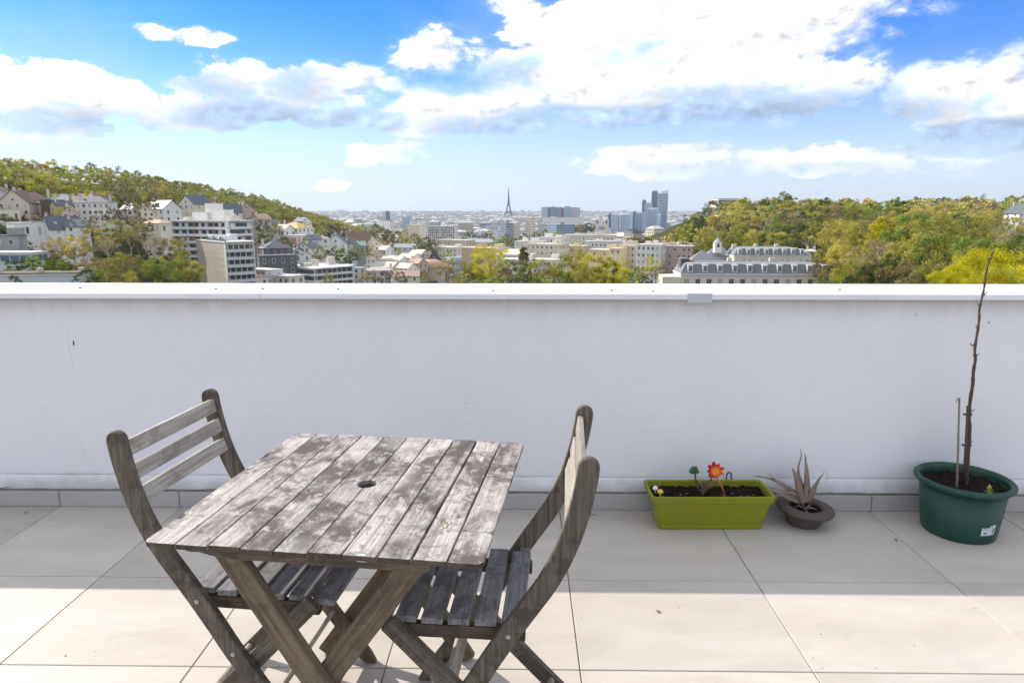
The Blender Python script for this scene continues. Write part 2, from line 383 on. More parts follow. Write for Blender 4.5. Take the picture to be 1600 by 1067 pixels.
def m_ground(k, p, o):
    g = k.n('ShaderNodeNewGeometry').outputs['Position']
    n = k.noise(g, .05, 8, .65); n2 = k.noise(g, .6, 5, .6)
    c = k.ramp(n, [(.35, (.035, .045, .016)), (.55, (.055, .062, .022)), (.7, (.075, .064, .036))])
    c = k.mix(k.step(n2, .5, .75), c, (.05, .042, .026))
    sep = k.n('ShaderNodeSeparateXYZ'); k.l(g, sep.inputs[0])
    far = k.step(sep.outputs[1], 1100, 2200)
    c = k.mix(far, c, k.ramp(k.noise(g, .02, 6, .7), [(.4, (.10, .11, .09)), (.6, (.20, .19, .18))]))
    k.l(c, p.inputs['Base Color']); p.inputs['Roughness'].default_value = .95; p.inputs['Specular IOR Level'].default_value = .1
GROUND = mat('undergrowth_and_soil', m_ground)
def build_ground():
    m = MB(); ys = [-400, -150, 0, 40]; y = 80
    while y < 13500: ys.append(y); y *= 1.045
    ys += [15000, 22000, 40000, 58000]
    dirs = [(-1.25 + 2.5 * i / 130) for i in range(131)]
    vs = []
    for y in ys:
        for d in dirs:
            x = d * max(y, 260) * 1.0
            vs.append((x, y, gz(x, max(y, 0))))
    w = len(dirs)
    m.add(vs, [(j * w + i, j * w + i + 1, (j + 1) * w + i + 1, (j + 1) * w + i) for j in range(len(ys) - 1) for i in range(w - 1)])
    m.build('ground', GROUND, smooth=True, kind='structure')
build_ground()

# ------------------------------------------------------------------ terrace: the building under it, floor tiles, parapet
COLX = [-6.0, -5.3, -4.7, -4.08, -3.48, -2.88, -2.275, -1.673, -1.05, -.43, .189, .925, 1.69, 2.30, 2.92, 3.54, 4.16, 4.8, 5.5, 6.2]
ROWY = [-1.82, -1.29, -.76, -.22, .305, .838, 1.370, 1.903, 2.435, WALLY]
def terrace():
    b = thing('terrace_building', 'flat roof of the building carrying the tiled terrace, below the white parapet', 'building', (0, 0, 0))
    m = MB(); m.box(-6.0, 6.2, -1.82, 3.46, -30, -.30); m.build('facade', plain('cream_render', (.55, .52, .46)), b)
    m = MB(); m.box(-5.99, 6.19, -1.81, 3.45, -.298, -.011); m.build('roof_slab', GROUT, b)
    fl = MB(); fl.box(-5.98, 6.18, -1.80, WALLY, -.0105, -.0095); fo = fl.build('terrace_floor', GROUT, kind='structure')
    g = .0017
    for j in range(len(ROWY) - 1):
        for i in range(len(COLX) - 1):
            x0, x1, y0, y1 = COLX[i] + g, COLX[i + 1] - g, ROWY[j] + g, ROWY[j + 1] - g
            m = MB(); e = .0015; w, h = (x1 - x0) / 2, (y1 - y0) / 2
            vs = [(-w, -h, -.009), (w, -h, -.009), (w, h, -.009), (-w, h, -.009), (-w, -h, -e), (w, -h, -e), (w, h, -e), (-w, h, -e),
                  (-w + e, -h + e, 0), (w - e, -h + e, 0), (w - e, h - e, 0), (-w + e, h - e, 0)]
            m.add(vs, [(8, 9, 10, 11)] + [(a, (a + 1) % 4, 4 + (a + 1) % 4, 4 + a) for a in range(4)] + [(4 + a, 4 + (a + 1) % 4, 8 + (a + 1) % 4, 8 + a) for a in range(4)])
            t = m.build('floor_tile', TILE, fo); t.location = ((x0 + x1) / 2, (y0 + y1) / 2, random.uniform(-.0006, .0004))
terrace()

def parapet():
    t = thing('parapet_wall', 'long white rendered parapet wall with metal coping at the terrace edge', 'wall', (0, WALLY, 0))
    m = MB(); m.box(-6, 6.2, .012, .35, .162, 1.052); m.build('wall_panel', WALL, t)
    m = MB()          # the plinth steps out a little below z .16, with an uneven lower edge
    nx = 240
    def fn(a, b):
        x = -6 + 12.2 * a; z = .092 + .069 * b
        return (x, -.003 + .010 * b * b + .003 * noise.noise(Vector((x * 7, z * 9, 1))), z + (1 - b) * .006 * noise.noise(Vector((x * 9, 3, 1))))
    m.grid(nx, 4, fn); m.box(-6, 6.2, .013, .30, .088, .161); m.build('plinth', WALL, t)
    m = MB(); m.box(-6, 6.2, .012, .30, .0, .1); m.grid(220, 3, lambda a, b: (-6 + 12.2 * a, -.001 + .006 * noise.noise(Vector((a * 190, b * 3, 5))), .078 + b * .022 + .003 * noise.noise(Vector((a * 260, 1, 5)))))
    m.build('mortar_bed', MORTAR, t)
    xs = [-6.0, -5.3, -4.7, -4.08, -3.48, -2.88, -2.275, -1.68, -1.05, -.43, .189, .95, 1.70, 2.30, 2.92, 3.54, 4.16, 4.8, 5.5, 6.2]
    for a, b in zip(xs, xs[1:]):
        m = MB(); w = (b - a) / 2 - .0018; m.box(-w, w, -.010, .011, .001, .079)
        m.build('skirting_tile', SKIRT, t, loc=((a + b) / 2, random.uniform(-.001, .001), 0), bevel=.002)
    # coping: folded sheet panels with a front and back drip
    px_screws = [(125, 450.5), (337, 452), (410, 452), (528, 452.5), (770, 455), (955, 454.5), (1020, 455.5), (1312, 453.5)]
    jx = -8.0; xs = [-6.05, -3.42, .758, 3.95, 6.25]
    for a, b in zip(xs, xs[1:]):
        m = MB(); x0, x1 = a + .0015, b - .0015; pr = [(-.034, 1.036), (-.034, 1.058), (-.031, 1.061), (.378, 1.066), (.381, 1.063), (.381, 1.03), (.378, 1.03), (.378, 1.0605), (-.0305, 1.0555), (-.0305, 1.036)]
        n = len(pr); vs = [(x0, y, z) for y, z in pr] + [(x1, y, z) for y, z in pr]
        m.add(vs, [tuple(range(n)), tuple(range(2 * n - 1, n - 1, -1))] + [(i, n + i, n + (i + 1) % n, (i + 1) % n) for i in range(n)])
        m.build('coping_panel', COPING, t)
    m = MB(); m.box(.757, .868, -.0375, -.0355, 1.021, 1.0635); m.box(.757, .868, -.0375, .02, 1.0622, 1.0636); m.build('coping_clip', plain('pale_grey_clip', (.50, .52, .56), .5, .05), t, bevel=.0006)
    for u, v in px_screws:
        q = px(u, v, 3.0); tt = (1.063 - CH) / (q.z - CH); X, Y = q.x * tt, 3.0 * tt
        m = MB(); m.lathe([(.0, .0055), (.004, .005), (.0065, .003), (.0085, 0)], 10); m.build('screw', SCREW, t, loc=(X, Y - WALLY, 1.0625 + .002), smooth=True)
    dk = plain('dark_chip', (.05, .05, .055), .9)
    for u, v, w, h in ((115, 536, .007, .030), (1431, 491, .004, .010), (1545, 504, .006, .012), (728, 630, .004, .006)):
        q = px(u, v, WALLY + .0125); m = MB()
        pts = [(w * .5 * math.cos(a) * (1 + .4 * math.sin(3 * a + u)), h * .5 * math.sin(a) * (1 + .25 * math.cos(2 * a))) for a in [i * math.pi / 5 for i in range(10)]]
        m.prism(pts, 0, .001, M=Matrix.Rotation(R(90), 4, 'X')); m.build('paint_chip', dk, t, loc=(q.x, .0118, q.z))
parapet()

# ------------------------------------------------------------------ folding wooden furniture
def basis(ax, ay, az, o):
    M = Matrix.Identity(4)
    for i, a in enumerate((ax, ay, az)):
        for j in range(3): M[j][i] = a[j]
    for j in range(3): M[j][3] = o[j]
    return M
def part(m, name, mats, parent, M=None, bevel=.002, smooth=False, kind=None, seg=2):
    o = m.build(name, mats, parent, bevel=bevel, smooth=smooth, kind=kind, seg=seg)
    if M is not None: o.matrix_local = M
    return o
def beam(name, mt, parent, p0, p1, w, t, side=(0, 1, 0), bevel=.003, ext0=0, ext1=0, round_=False):
    """bar of width w (in the plane) and thickness t (along side), local X along its length so the grain follows"""
    p0, p1 = Vector(p0), Vector(p1); ax = (p1 - p0).normalized(); az = Vector(side); az = (az - ax * az.dot(ax)).normalized(); ay = az.cross(ax)
    L = (p1 - p0).length; m = MB()
    if round_:
        pts = [(-ext0 + w / 2 - w / 2 * math.cos(a), w / 2 * math.sin(a)) for a in [math.pi * (i / 8 - .5) for i in range(9)]][::1]
        pts = [(w / 2 - w / 2 * math.cos(math.pi * (i / 8 - .5)) - ext0, -w / 2 * math.sin(math.pi * (i / 8 - .5))) for i in range(9)]
        pts += [(L + ext1 - w / 2 + w / 2 * math.cos(math.pi * (i / 8 - .5)), w / 2 * math.sin(math.pi * (i / 8 - .5))) for i in range(9)]
        m.prism(pts, -t / 2, t / 2)
    else:
        n = 6; pts = [(-ext0 + (L + ext0 + ext1) * i / n, -w / 2 + .0012 * noise.noise(Vector((i * 3.1, L * 9, 2)))) for i in range(n + 1)]
        pts += [(-ext0 + (L + ext0 + ext1) * i / n, w / 2 + .0012 * noise.noise(Vector((i * 3.1, L * 9, 8)))) for i in range(n, -1, -1)]
        m.prism(pts, -t / 2, t / 2)
    return part(m, name, mt, parent, basis(ax, ay, az, p0), bevel)
def bolt(parent, p, side, r=.006, name='bolt'):
    m = MB(); m.lathe([(0, .0035), (r * .55, .003), (r * .9, .0018), (r, 0), (r * 1.0, -.002)], 14)
    az = Vector(side).normalized(); ax = az.orthogonal().normalized(); ay = az.cross(ax)
    return part(m, name, STEEL, parent, basis(ax, ay, az, p), 0, True)

def make_table():
    t = thing('garden_table', 'square weathered slatted wooden folding table with a parasol hole', 'table', (-.406, 1.668, 0), R(83.2))
    H = .72; half = .376; n = 10; pitch = 2 * half / n; th = .0125
    rng = random.Random(4)
    xs = [half - (i + .5) * pitch for i in range(n)]
    for i, yc in enumerate(xs):
        gapw = (.0014, .0016, .0018, .0014, .0018, .0016, .0016, .0034, .0030, .0020)[i]
        w = pitch / 2 - gapw; L = .3775
        edge_l = half - .0006 if i == 0 else None
        def outline(x0, x1):
            pts = []; nn = 14
            def wob(x, s): return .0009 * noise.noise(Vector((x * 14, s * 5 + i * 3, 0)))
            ends = {}
            def corner(cx, cy, sx, sy, r):
                if i == 0 and sy > 0 or i == n - 1 and sy < 0:
                    r = .015
                else: r = .0025
                out = [(cx - sx * r + sx * r * math.cos(a), cy - sy * r + sy * r * math.sin(a)) for a in [math.pi / 2 * q / 4 for q in range(5)]]
                return out
            a = corner(x1, w, 1, 1, 0); b_ = corner(x0, w, -1, 1, 0); c = corner(x0, -w, -1, -1, 0); d = corner(x1, -w, 1, -1, 0)
            hole_hi = i == 5 and x0 < 0 < x1; hole_lo = i == 4 and x0 < 0 < x1
            rr = .0262; hy = pitch / 2 + .001
            def side(xa, xb, y, s, cut):
                out = []
                for q in range(1, nn):
                    x = xa + (xb - xa) * q / nn
                    if cut and abs(x) < rr + .002: continue
                    out.append((x, y + wob(x, s)))
                if cut:
                    arc = []
                    yc_ = hy if y > 0 else -hy
                    lim = math.sqrt(rr * rr - (abs(hy) - w) ** 2)
                    for q in range(13):
                        ang = math.pi * q / 12
                        xx = lim * math.cos(ang); dy = math.sqrt(max(rr * rr - xx * xx, 0))
                        arc.append((xx, yc_ - dy if y > 0 else yc_ + dy))
                    if xb < xa: pass
                    else: arc = arc[::-1]
                    out = [p for p in out if (p[0] - arc[0][0]) * (1 if xb < xa else -1) > 0] + arc + [p for p in out if (p[0] - arc[-1][0]) * (1 if xb < xa else -1) < 0]
                return out
            pts = a + side(x1, x0, w, 1, hole_hi) + b_[::-1] + c + side(x0, x1, -w, -1, hole_lo) + d[::-1]
            return pts
        x0 = -L + .0065 + rng.uniform(-.003, .003); x1 = L + rng.uniform(-.002, .002)
        segs = [(x0, x1)] if i != n - 1 else [(x0, -.232), (-.2305, x1)]
        for a, b in segs:
            m = MB(); m.prism(outline(a, b), H - th, H + rng.uniform(-.0009, .0006))
            for fi, f in enumerate(m.f):      # end grain and edges have gone dark
                if fi > 1 and abs(sum(m.v[q][0] for q in f) / 4) > .35: m.mi[fi] = 1
            part(m, 'slat', [W_TOP, W_DARK], t, Matrix.Translation((0, yc, 0)), .0016)
    m = MB(); m.lathe([(.0, -.03), (.029, -.03), (.029, -.0005), (.036, -.0005), (.036, -.034), (0, -.034)], 24); part(m, 'hole_dark_cup', GROUT, t, Matrix.Translation((0, 0, H - th - .0006)), 0)  # unseen dark cup added under the hole so that it reads black
    # battens under the slats, scrolled at their ends
    def batten(x):
        m = MB(); pr = [(-.258, 0), (.30, 0), (.318, -.004), (.312, -.012), (.285, -.019), (.262, -.019), (.240, -.024), (.205, -.030), (-.245, -.030), (-.258, -.024)]
        m.prism(pr[::-1], -.011, .011)
        part(m, 'batten', W_DARK if x > 0 else W_LEG, t, basis((0, 1, 0), (0, 0, 1), (1, 0, 0), (x, 0, H - th - .0005)), .002)
    batten(-.334); batten(.340)
    for s in (-1, 1):
        xa = s * .308; xb = s * .282
        beam('leg', W_TLEG, t, (xa, .225, .690), (xa, -.200, .0), .058, .023, (1, 0, 0), ext1=-.002)
        beam('leg', W_TLEG, t, (xb, -.225, .690), (xb, .270, .0), .058, .023, (1, 0, 0), ext1=-.002)
        bolt(t, (xa + s * .012, .016, .352), (s, 0, 0), .011)
    beam('stretcher', W_STRETCH, t, (-.27, -.17, .07), (.27, -.17, .07), .045, .018, (0, .7, .7))
    beam('stretcher', W_STRETCH, t, (-.27, .17, .07), (.27, .17, .07), .045, .018, (0, -.7, .7))
    beam('stretcher', W_LEG, t, (-.30, .21, .672), (.30, .21, .672), .03, .02, (0, 0, 1))
    # wax drips and a splash of pale paint left on the top
    wax = plain('old_candle_wax', (.62, .50, .30), .4, .2, 60)
    for q, (xx, yy, r) in enumerate(((-.212, -.262, .007), (-.195, -.268, .006), (-.224, -.256, .005), (-.203, -.256, .004))):
        m = MB(); m.lathe([(0, .0022), (r * .7, .0015), (r, 0)], 9, sy=.6); part(m, 'wax_drip', wax, t, Matrix.Translation((xx, yy, H + .0004)), 0, True)
    wp = plain('white_paint', (.50, .53, .55), .6, .2, 60)
    m = MB(); m.prism([(0, -.010), (.004, -.008), (.0065, -.002), (.005, .007), (0, .012), (-.0022, .010), (-.0022, -.009)], -.014, .0008)
    part(m, 'paint_splash', wp, t, Matrix.Translation((-.3665, -.118, H + .0002)), .0006)
make_table()

POST = [(0.0, .222), (.10, .150), (.20, .080), (.306, .008), (.38, -.036), (.448, -.078), (.515, -.122), (.58, -.165), (.64, -.196), (.70, -.220), (.77, -.240), (.836, -.253), (.868, -.257)]
def spline(pts, n):
    out = []
    for i in range(len(pts) - 1):
        p0 = pts[max(i - 1, 0)]; p1 = pts[i]; p2 = pts[i + 1]; p3 = pts[min(i + 2, len(pts) - 1)]
        for j in range(n):
            t = j / n
            out.append(tuple(.5 * (2 * b + (c - a) * t + (2 * a - 5 * b + 4 * c - d) * t * t + (-a + 3 * b - 3 * c + d) * t ** 3) for a, b, c, d in zip(p0, p1, p2, p3)))
    return out + [tuple(pts[-1])]
def make_chair(label, loc, rz):
    t = thing('folding_chair', label, 'chair', loc, rz, 'wooden folding chairs at the table')
    c = spline(POST, 3)
    def post_outline():
        lft, rgt = [], []
        for i, (z, x) in enumerate(c):
            a = Vector(c[max(i - 1, 0)]); b = Vector(c[min(i + 1, len(c) - 1)]); d = (b - a).normalized(); nrm = Vector((-d.y, d.x))
            w = .0245 if z > .3 else .0215 + .003 * z / .3
            lft.append(Vector((z, x)) + nrm * w); rgt.append(Vector((z, x)) - nrm * w)
        d = (Vector(c[-1]) - Vector(c[-2])).normalized(); top = Vector(c[-1]); nrm = Vector((-d.y, d.x)); w = .0245
        cap = [top + d * w * math.sin(a) + nrm * w * math.cos(a) for a in [math.pi * q / 8 for q in range(1, 8)]]
        # foot cut level with the floor
        lft[0].x = 0.0; rgt[0].x = 0.0
        pts = lft + cap + rgt[::-1]
        return [(p.x, p.y) for p in pts][::-1]
    ol = post_outline()
    for s in (-1, 1):
        m = MB(); m.prism(ol, -.011, .011)
        part(m, 'post', W_LEG, t, basis((0, 0, 1), (1, 0, 0), (0, 1, 0), (0, s * .205, 0)), .0045, seg=3)
        beam('leg', W_LEG, t, (.215, s * .181, .447), (-.205, s * .181, .0), .046, .022, (0, 1, 0), .003, ext0=.004)
        beam('seat_rail', W_DARK, t, (.225, s * .156, .420), (-.115, s * .156, .420), .034, .022, (0, 1, 0), .002)
        bolt(t, (-.078, s * .2165, .448), (0, s, 0), .0065); bolt(t, (.008, s * .2165, .306), (0, s, 0), .0065)
        m = MB(); m.box(-.014, .014, -.001, .001, -.007, .007); m.lathe([(.004, .0028), (.004, .0012), (0, .0012)], 8, M=Matrix.Rotation(R(90), 4, 'X') @ Matrix.Translation((0, 0, 0)))
        part(m, 'bracket', STEEL, t, Matrix.Translation((-.092, s * .1925, .452)), .0008)
    for i, xx in enumerate((-.084, -.019, .046, .111, .176, .243)):
        w = .0265; z = .4375 + .0165 - (.008 if i == 5 else 0)
        m = MB(); hl = .177 if i else .170
        m.prism([(-hl, -w), (hl, -w), (hl, w), (-hl, w)], -.0085, .0085)
        part(m, 'seat_slat', W_SEAT, t, basis((0, 1, 0), (-1, 0, 0), (0, 0, 1), (xx, random.uniform(-.002, .002), z)), .0025)
    for zc in (.842, .780, .718):
        # find the post centre at this height
        k = min(range(len(c)), key=lambda i: abs(c[i][0] - zc)); x = c[k][1]; d = (Vector(c[min(k + 1, len(c) - 1)]) - Vector(c[k - 1])).normalized()
        up = Vector((d.y, 0, d.x)); fw = Vector((0, 1, 0)).cross(up) * 1.0
        m = MB(); m.prism([(-.194, -.0205), (.194, -.0205), (.194, .0205), (-.194, .0205)], -.0075, .0075)
        part(m, 'back_rail', W_RAIL, t, basis((0, 1, 0), up, Vector((0, 1, 0)).cross(up), Vector((x, 0, zc)) + fw.normalized() * .010), .002)
    beam('stretcher', W_STRETCH, t, (.098, -.194, .165), (.098, .194, .165), .040, .014, (-.82, 0, .57))
    m = MB(); m.tube([(-.172, -.195, .045), (-.172, .195, .045)], .0115, 12); part(m, 'rod', W_STRETCH, t, None, .001, True)
    m = MB(); m.tube([(.17, -.225, .045), (.17, .225, .045)], .012, 12); part(m, 'rod', W_LEG, t, None, .001, True)
    return t
make_chair('wooden folding chair on the left with pale silvered back rails facing the table', (-.724, 1.755, 0), R(-6.4))
make_chair('wooden folding chair on the right with curved dark posts seen from the side', (-.092, 1.636, 0), R(176.1))

# ------------------------------------------------------------------ pots and plants along the wall
def m_soil(k, p, o):
    g = k.n('ShaderNodeNewGeometry').outputs['Position']; n = k.noise(g, 70, 5, .7); n2 = k.noise(g, 260, 2, .6)
    c = k.ramp(n, [(.35, (.006, .004, .003)), (.6, (.018, .012, .008)), (.75, (.045, .03, .02))])
    c = k.mix(k.step(n2, .70, .75), c, (.16, .12, .08)); k.l(c, p.inputs['Base Color']); p.inputs['Roughness'].default_value = .95
    p.inputs['Specular IOR Level'].default_value = .2
    b = k.n('ShaderNodeBump'); b.inputs['Strength'].default_value = .8; b.inputs['Distance'].default_value = .006; k.l(n, b.inputs['Height']); k.l(b.outputs[0], p.inputs['Normal'])
SOIL = mat('potting_soil', m_soil)
def m_plastic(name, c, rough, dirtc):
    def fn(k, p, o):
        g = k.n('ShaderNodeNewGeometry').outputs['Position']; n = k.noise(g, 9, 5, .65); n2 = k.noise(k.mapv(g, (30, 30, 4)), 2, 4, .6)
        cc = k.mix(k.m('MULTIPLY', k.step(n, .45, .8), .35), tuple(c), tuple(dirtc)); cc = k.mix(k.m('MULTIPLY', k.step(n2, .55, .75), .25), cc, tuple(dirtc))
        k.l(cc, p.inputs['Base Color']); k.l(k.ramp(n, [(.3, rough), (.7, rough + .2)]), p.inputs['Roughness'])
    return mat(name, fn)
LIME = m_plastic('lime_plastic', (.215, .225, .002), .38, (.15, .15, .02))
TUBG = m_plastic('dark_green_plastic', (.004, .050, .034), .34, (.014, .05, .036))
BOWL = m_plastic('brown_terracotta', (.085, .066, .055), .75, (.13, .11, .09))
def soil_patch(m, x0, x1, y0, y1, z, seed, amp=.006, nx=46, ny=18, ell=False):
    cx, cy, rx, ry = (x0 + x1) / 2, (y0 + y1) / 2, (x1 - x0) / 2, (y1 - y0) / 2
    def fn(a, b):
        if ell:
            r = b; an = 2 * math.pi * a; x, y = cx + rx * r * math.cos(an), cy + ry * r * math.sin(an)
        else: x, y = x0 + (x1 - x0) * a, y0 + (y1 - y0) * b
        v = Vector((x * 45, y * 45, seed)); h = noise.noise(v) + .6 * noise.noise(v * 2.3) + .4 * noise.noise(v * 5)
        return (x, y, z + amp * h)
    m.grid(nx, ny, fn)
    rng = random.Random(seed)
    for _ in range(260):      # crumbs
        if ell:
            an = rng.uniform(0, 6.28); r = math.sqrt(rng.random()) * .95; x, y = cx + rx * r * math.cos(an), cy + ry * r * math.sin(an)
        else: x, y = rng.uniform(x0, x1), rng.uniform(y0, y1)
        s = rng.uniform(.0015, .0055); zz = z + rng.uniform(-.1, .6) * amp
        v = [Vector((rng.uniform(-1, 1), rng.uniform(-1, 1), rng.uniform(-1, 1))).normalized() * s for _ in range(6)]
        ps = [Vector((x, y, zz)) + q for q in (Vector((s, 0, 0)), Vector((0, s, 0)), Vector((-s, 0, 0)), Vector((0, -s, 0)), Vector((0, 0, s)), Vector((0, 0, -s)))]
        ps = [q + w * .3 for q, w in zip(ps, v)]
        m.add(ps, [(0, 1, 4), (1, 2, 4), (2, 3, 4), (3, 0, 4), (1, 0, 5), (2, 1, 5), (3, 2, 5), (0, 3, 5)])

def rrect(hx, hy, r, n=4):
    out = []
    for sx, sy, a0 in ((1, 1, 0), (-1, 1, 90), (-1, -1, 180), (1, -1, 270)):
        for q in range(n + 1):
            a = R(a0 + 90 * q / n); out.append((sx * (hx - r) + r * math.cos(a), sy * (hy - r) + r * math.sin(a)))
    return out
def loft(m, rings, caps=(True, False), mi=0):
    n = len(rings[0]); vs = [v for r in rings for v in r]
    fs = [(i * n + j, i * n + (j + 1) % n, (i + 1) * n + (j + 1) % n, (i + 1) * n + j) for i in range(len(rings) - 1) for j in range(n)]
    if caps[0]: fs.append(tuple(range(n - 1, -1, -1)))
    if caps[1]: fs.append(tuple((len(rings) - 1) * n + j for j in range(n)))
    m.add(vs, fs, mi)
PLX, PLY = .868, 2.952
def planter():
    t = thing('window_box_planter', 'long lime green plastic planter filled with dark soil against the white wall', 'planter', (PLX, PLY, 0), R(.9))
    def ring(hx, hy, z, r=.018): return [(x, y, z) for x, y in rrect(hx, hy, r)]
    m = MB()
    loft(m, [ring(.238, .075, .0), ring(.240, .077, .016), ring(.236, .074, .018), ring(.268, .094, .134), ring(.266, .092, .134), ring(.266, .092, .128)])
    loft(m, [ring(.262, .089, .13), ring(.250, .080, .10), ring(.25, .08, .05)], (False, False))
    part(m, 'box_body', LIME, t, None, .0015)
    m = MB(); loft(m, [ring(.268, .094, .132), ring(.276, .101, .135), ring(.281, .105, .166), ring(.280, .104, .169), ring(.272, .096, .169), ring(.268, .093, .165), ring(.262, .089, .13)], (False, False))
    part(m, 'rim', LIME, t, None, .0012)
    m = MB(); soil_patch(m, -.262, .262, -.089, .089, .140, 3, .010); part(m, 'soil', SOIL, t, None, 0, True)
    def P(x, y, z): return (PLX + x, PLY + y, z)
    # succulent with bare stems and one tuft of leaves
    GR = plain('fleshy_green_leaf', (.07, .17, .035), .5, .3, 60); BR = plain('brown_stem', (.13, .085, .06), .7, .3, 60)
    s = thing('succulent_plant', 'small leggy succulent with one green leaf tuft in the lime planter', 'plant', P(-.024, -.004, .142))
    m = MB()
    for pts, r in (([(0, 0, -.01), (-.004, 0, .03), (-.018, -.002, .05), (-.034, 0, .070), (-.040, 0, .098)], .0036), ([(0, 0, .0), (.004, 0, .03), (.016, 0, .052), (.034, .002, .066), (.040, 0, .088)], .0036),
                   ([(-.006, 0, .01), (-.026, .004, .035), (-.036, .004, .07), (-.038, 0, .09)], .0026), ([(.008, .002, .01), (.030, .004, .028), (.052, .0, .040), (.060, 0, .062)], .0030),
                   ([(.002, 0, .0), (-.002, .006, .035), (.006, .004, .06)], .0042), ([(.0, -.006, .0), (.012, -.008, .03), (.022, -.008, .045)], .003)):
        m.tube(spline([tuple(p) for p in pts], 3), [1.35 * r * (1.25 - .5 * i / (3 * (len(pts) - 1))) for i in range(3 * (len(pts) - 1) + 1)], 6)
    part(m, 'stem', BR, s, None, 0, True)
    rng = random.Random(8)
    for q in range(17):
        a = q * 2.4; e = .05 + 1.1 * (q / 17); m = MB(); L = .024; W = .0115
        m.grid(4, 4, lambda u, v: (L * v, W * (u - .5) * 2 * math.sin(math.pi * min(v * .9 + .08, 1)) ** .7, .004 * math.cos((u - .5) * 3) + .006 * v * v))
        o = part(m, 'leaf', GR, s, Matrix.Translation((-.043 + rng.uniform(-.006, .006), rng.uniform(-.006, .006), .097 + .012 * e)) @ Matrix.Rotation(a, 4, 'Z') @ Matrix.Rotation(-e, 4, 'Y'), 0, True)
        sol = o.modifiers.new('t', 'SOLIDIFY'); sol.thickness = .0016
    # red and yellow flower on an orange stalk, turned towards the camera
    f = thing('red_flower', 'open red and orange flower with yellow centre leaning on an orange stalk', 'flower', P(.064, -.025, .142))
    ST = plain('orange_stalk', (.62, .13, .07), .5, .15, 60)
    m = MB(); m.tube([(.012, 0, -.015), (.0, 0, .03), (-.030, 0, .085), (-.043, 0, .11)], [.003, .003, .0034, .003], 8); part(m, 'stalk', ST, f, None, 0, True)
    def m_petal(k, p, o):
        tc = k.n('ShaderNodeTexCoord').outputs['Object']; sp = k.n('ShaderNodeSeparateXYZ'); k.l(tc, sp.inputs[0])
        oi = k.n('ShaderNodeObjectInfo')
        c = k.ramp(k.m('MULTIPLY', sp.outputs[0], 22.0), [(.14, (.85, .50, .01)), (.36, (.75, .14, .01)), (.58, (.52, .02, .012)), (.95, (.22, .008, .012))])
        c = k.mix(k.m('MULTIPLY', k.step(oi.outputs['Random'], .55, .8), .55), c, (.70, .17, .03)); k.l(c, p.inputs['Base Color']); p.inputs['Roughness'].default_value = .5
    PET = mat('red_petal', m_petal)
    C = Vector((-.046, -.008, .124)); ax = Vector((.0, -1, .28)).normalized(); rx = Vector((1, 0, 0)); up = ax.cross(rx) * -1
    up = rx.cross(ax) * -1 if (rx.cross(ax)).z < 0 else rx.cross(ax)
    for q in range(9):
        a = q * 2 * math.pi / 9 + .35; L = 1.08 * (.040, .036, .042, .040, .036, .038, .030, .028, .034)[q]; m = MB()
        m.grid(4, 6, lambda u, v: (L * v, .0140 * (u - .5) * 2 * (math.sin(math.pi * (v * .88 + .06)) ** .8) * (1 - .35 * v), .010 * v * v - .006 * abs(u - .5) * 2 * (1 - v) + .002 * math.sin(q + v * 5)))
        d = (rx * math.cos(a) + up * math.sin(a)); zz = ax; M = basis(d, zz.cross(d), zz, C)
        o = part(m, 'petal', PET, f, M, 0, True); sol = o.modifiers.new('t', 'SOLIDIFY'); sol.thickness = .0008
    for q in range(8):       # an inner ring, more upright and narrower
        a = q * 2 * math.pi / 8 + .1; L = .027 + .004 * math.sin(q * 2.3); m = MB()
        m.grid(4, 5, lambda u, v: (L * v, .0075 * (u - .5) * 2 * (math.sin(math.pi * (v * .88 + .06)) ** .8), .016 * v + .004 * abs(u - .5)))
        d = (rx * math.cos(a) + up * math.sin(a)); M = basis(d, ax.cross(d), ax, C + ax * .002)
        o = part(m, 'petal', PET, f, M, 0, True); sol = o.modifiers.new('t', 'SOLIDIFY'); sol.thickness = .0008
    YC = plain('yellow_centre', (.80, .52, .01), .5, .1, 60)
    m = MB()
    for q in range(16):
        a = q * 2.4; r = .0022 * math.sqrt(q); b0 = C + (rx * math.cos(a) + up * math.sin(a)) * r * .6; b1 = C + (rx * math.cos(a) + up * math.sin(a)) * r * 1.5 + ax * .012
        m.tube([b0, b1], [.0018, .0014], 5)
    part(m, 'flower_centre', YC, f, None, 0, True, kind=None)
    m = MB()
    m.tube(spline([P(.118, .108, .10), P(.118, .106, .185), P(.126, .104, .204), P(.138, .106, .198), P(.142, .112, .17), P(.142, .114, .12)], 4), .0032, 8)
    tag(m.build('planter_hook', plain('black_wire', (.015, .018, .02), .4, .1), smooth=True), 'black curved wire hook standing behind the lime planter rim', 'hook')
    # little ornaments pinned in the left end of the box
    for nm, lab, x, y, z0, hcol, scol, r in (('mushroom_ornament', 'white capped mushroom ornament at the left end of the lime planter', -.245, -.01, .145, (.80, .78, .76), (.55, .42, .40), .0125),
                                        ('mushroom_ornament', 'yellow capped mushroom ornament beside the white one in the lime planter', -.229, -.045, .143, (.85, .55, .01), (.66, .70, .12), .0135)):
        g = thing(nm, lab, 'ornament', P(x, y, z0))
        m = MB(); m.lathe([(0, .001), (r * .45, 0), (r * .38, .012), (r * .30, .022), (0, .024)], 12); part(m, 'mushroom_stem', plain('stem_' + lab.split()[0], scol, .5, .1), g, None, 0, True)
        m = MB(); m.lathe([(0, .020), (r * .6, .018), (r, .021), (r * 1.02, .026), (r * .8, .033), (r * .4, .037), (0, .038)], 16); part(m, 'mushroom_cap', plain('cap_' + lab.split()[0], hcol, .35, .05), g, None, 0, True)
    m = MB(); q = P(.137, -.062, .144)
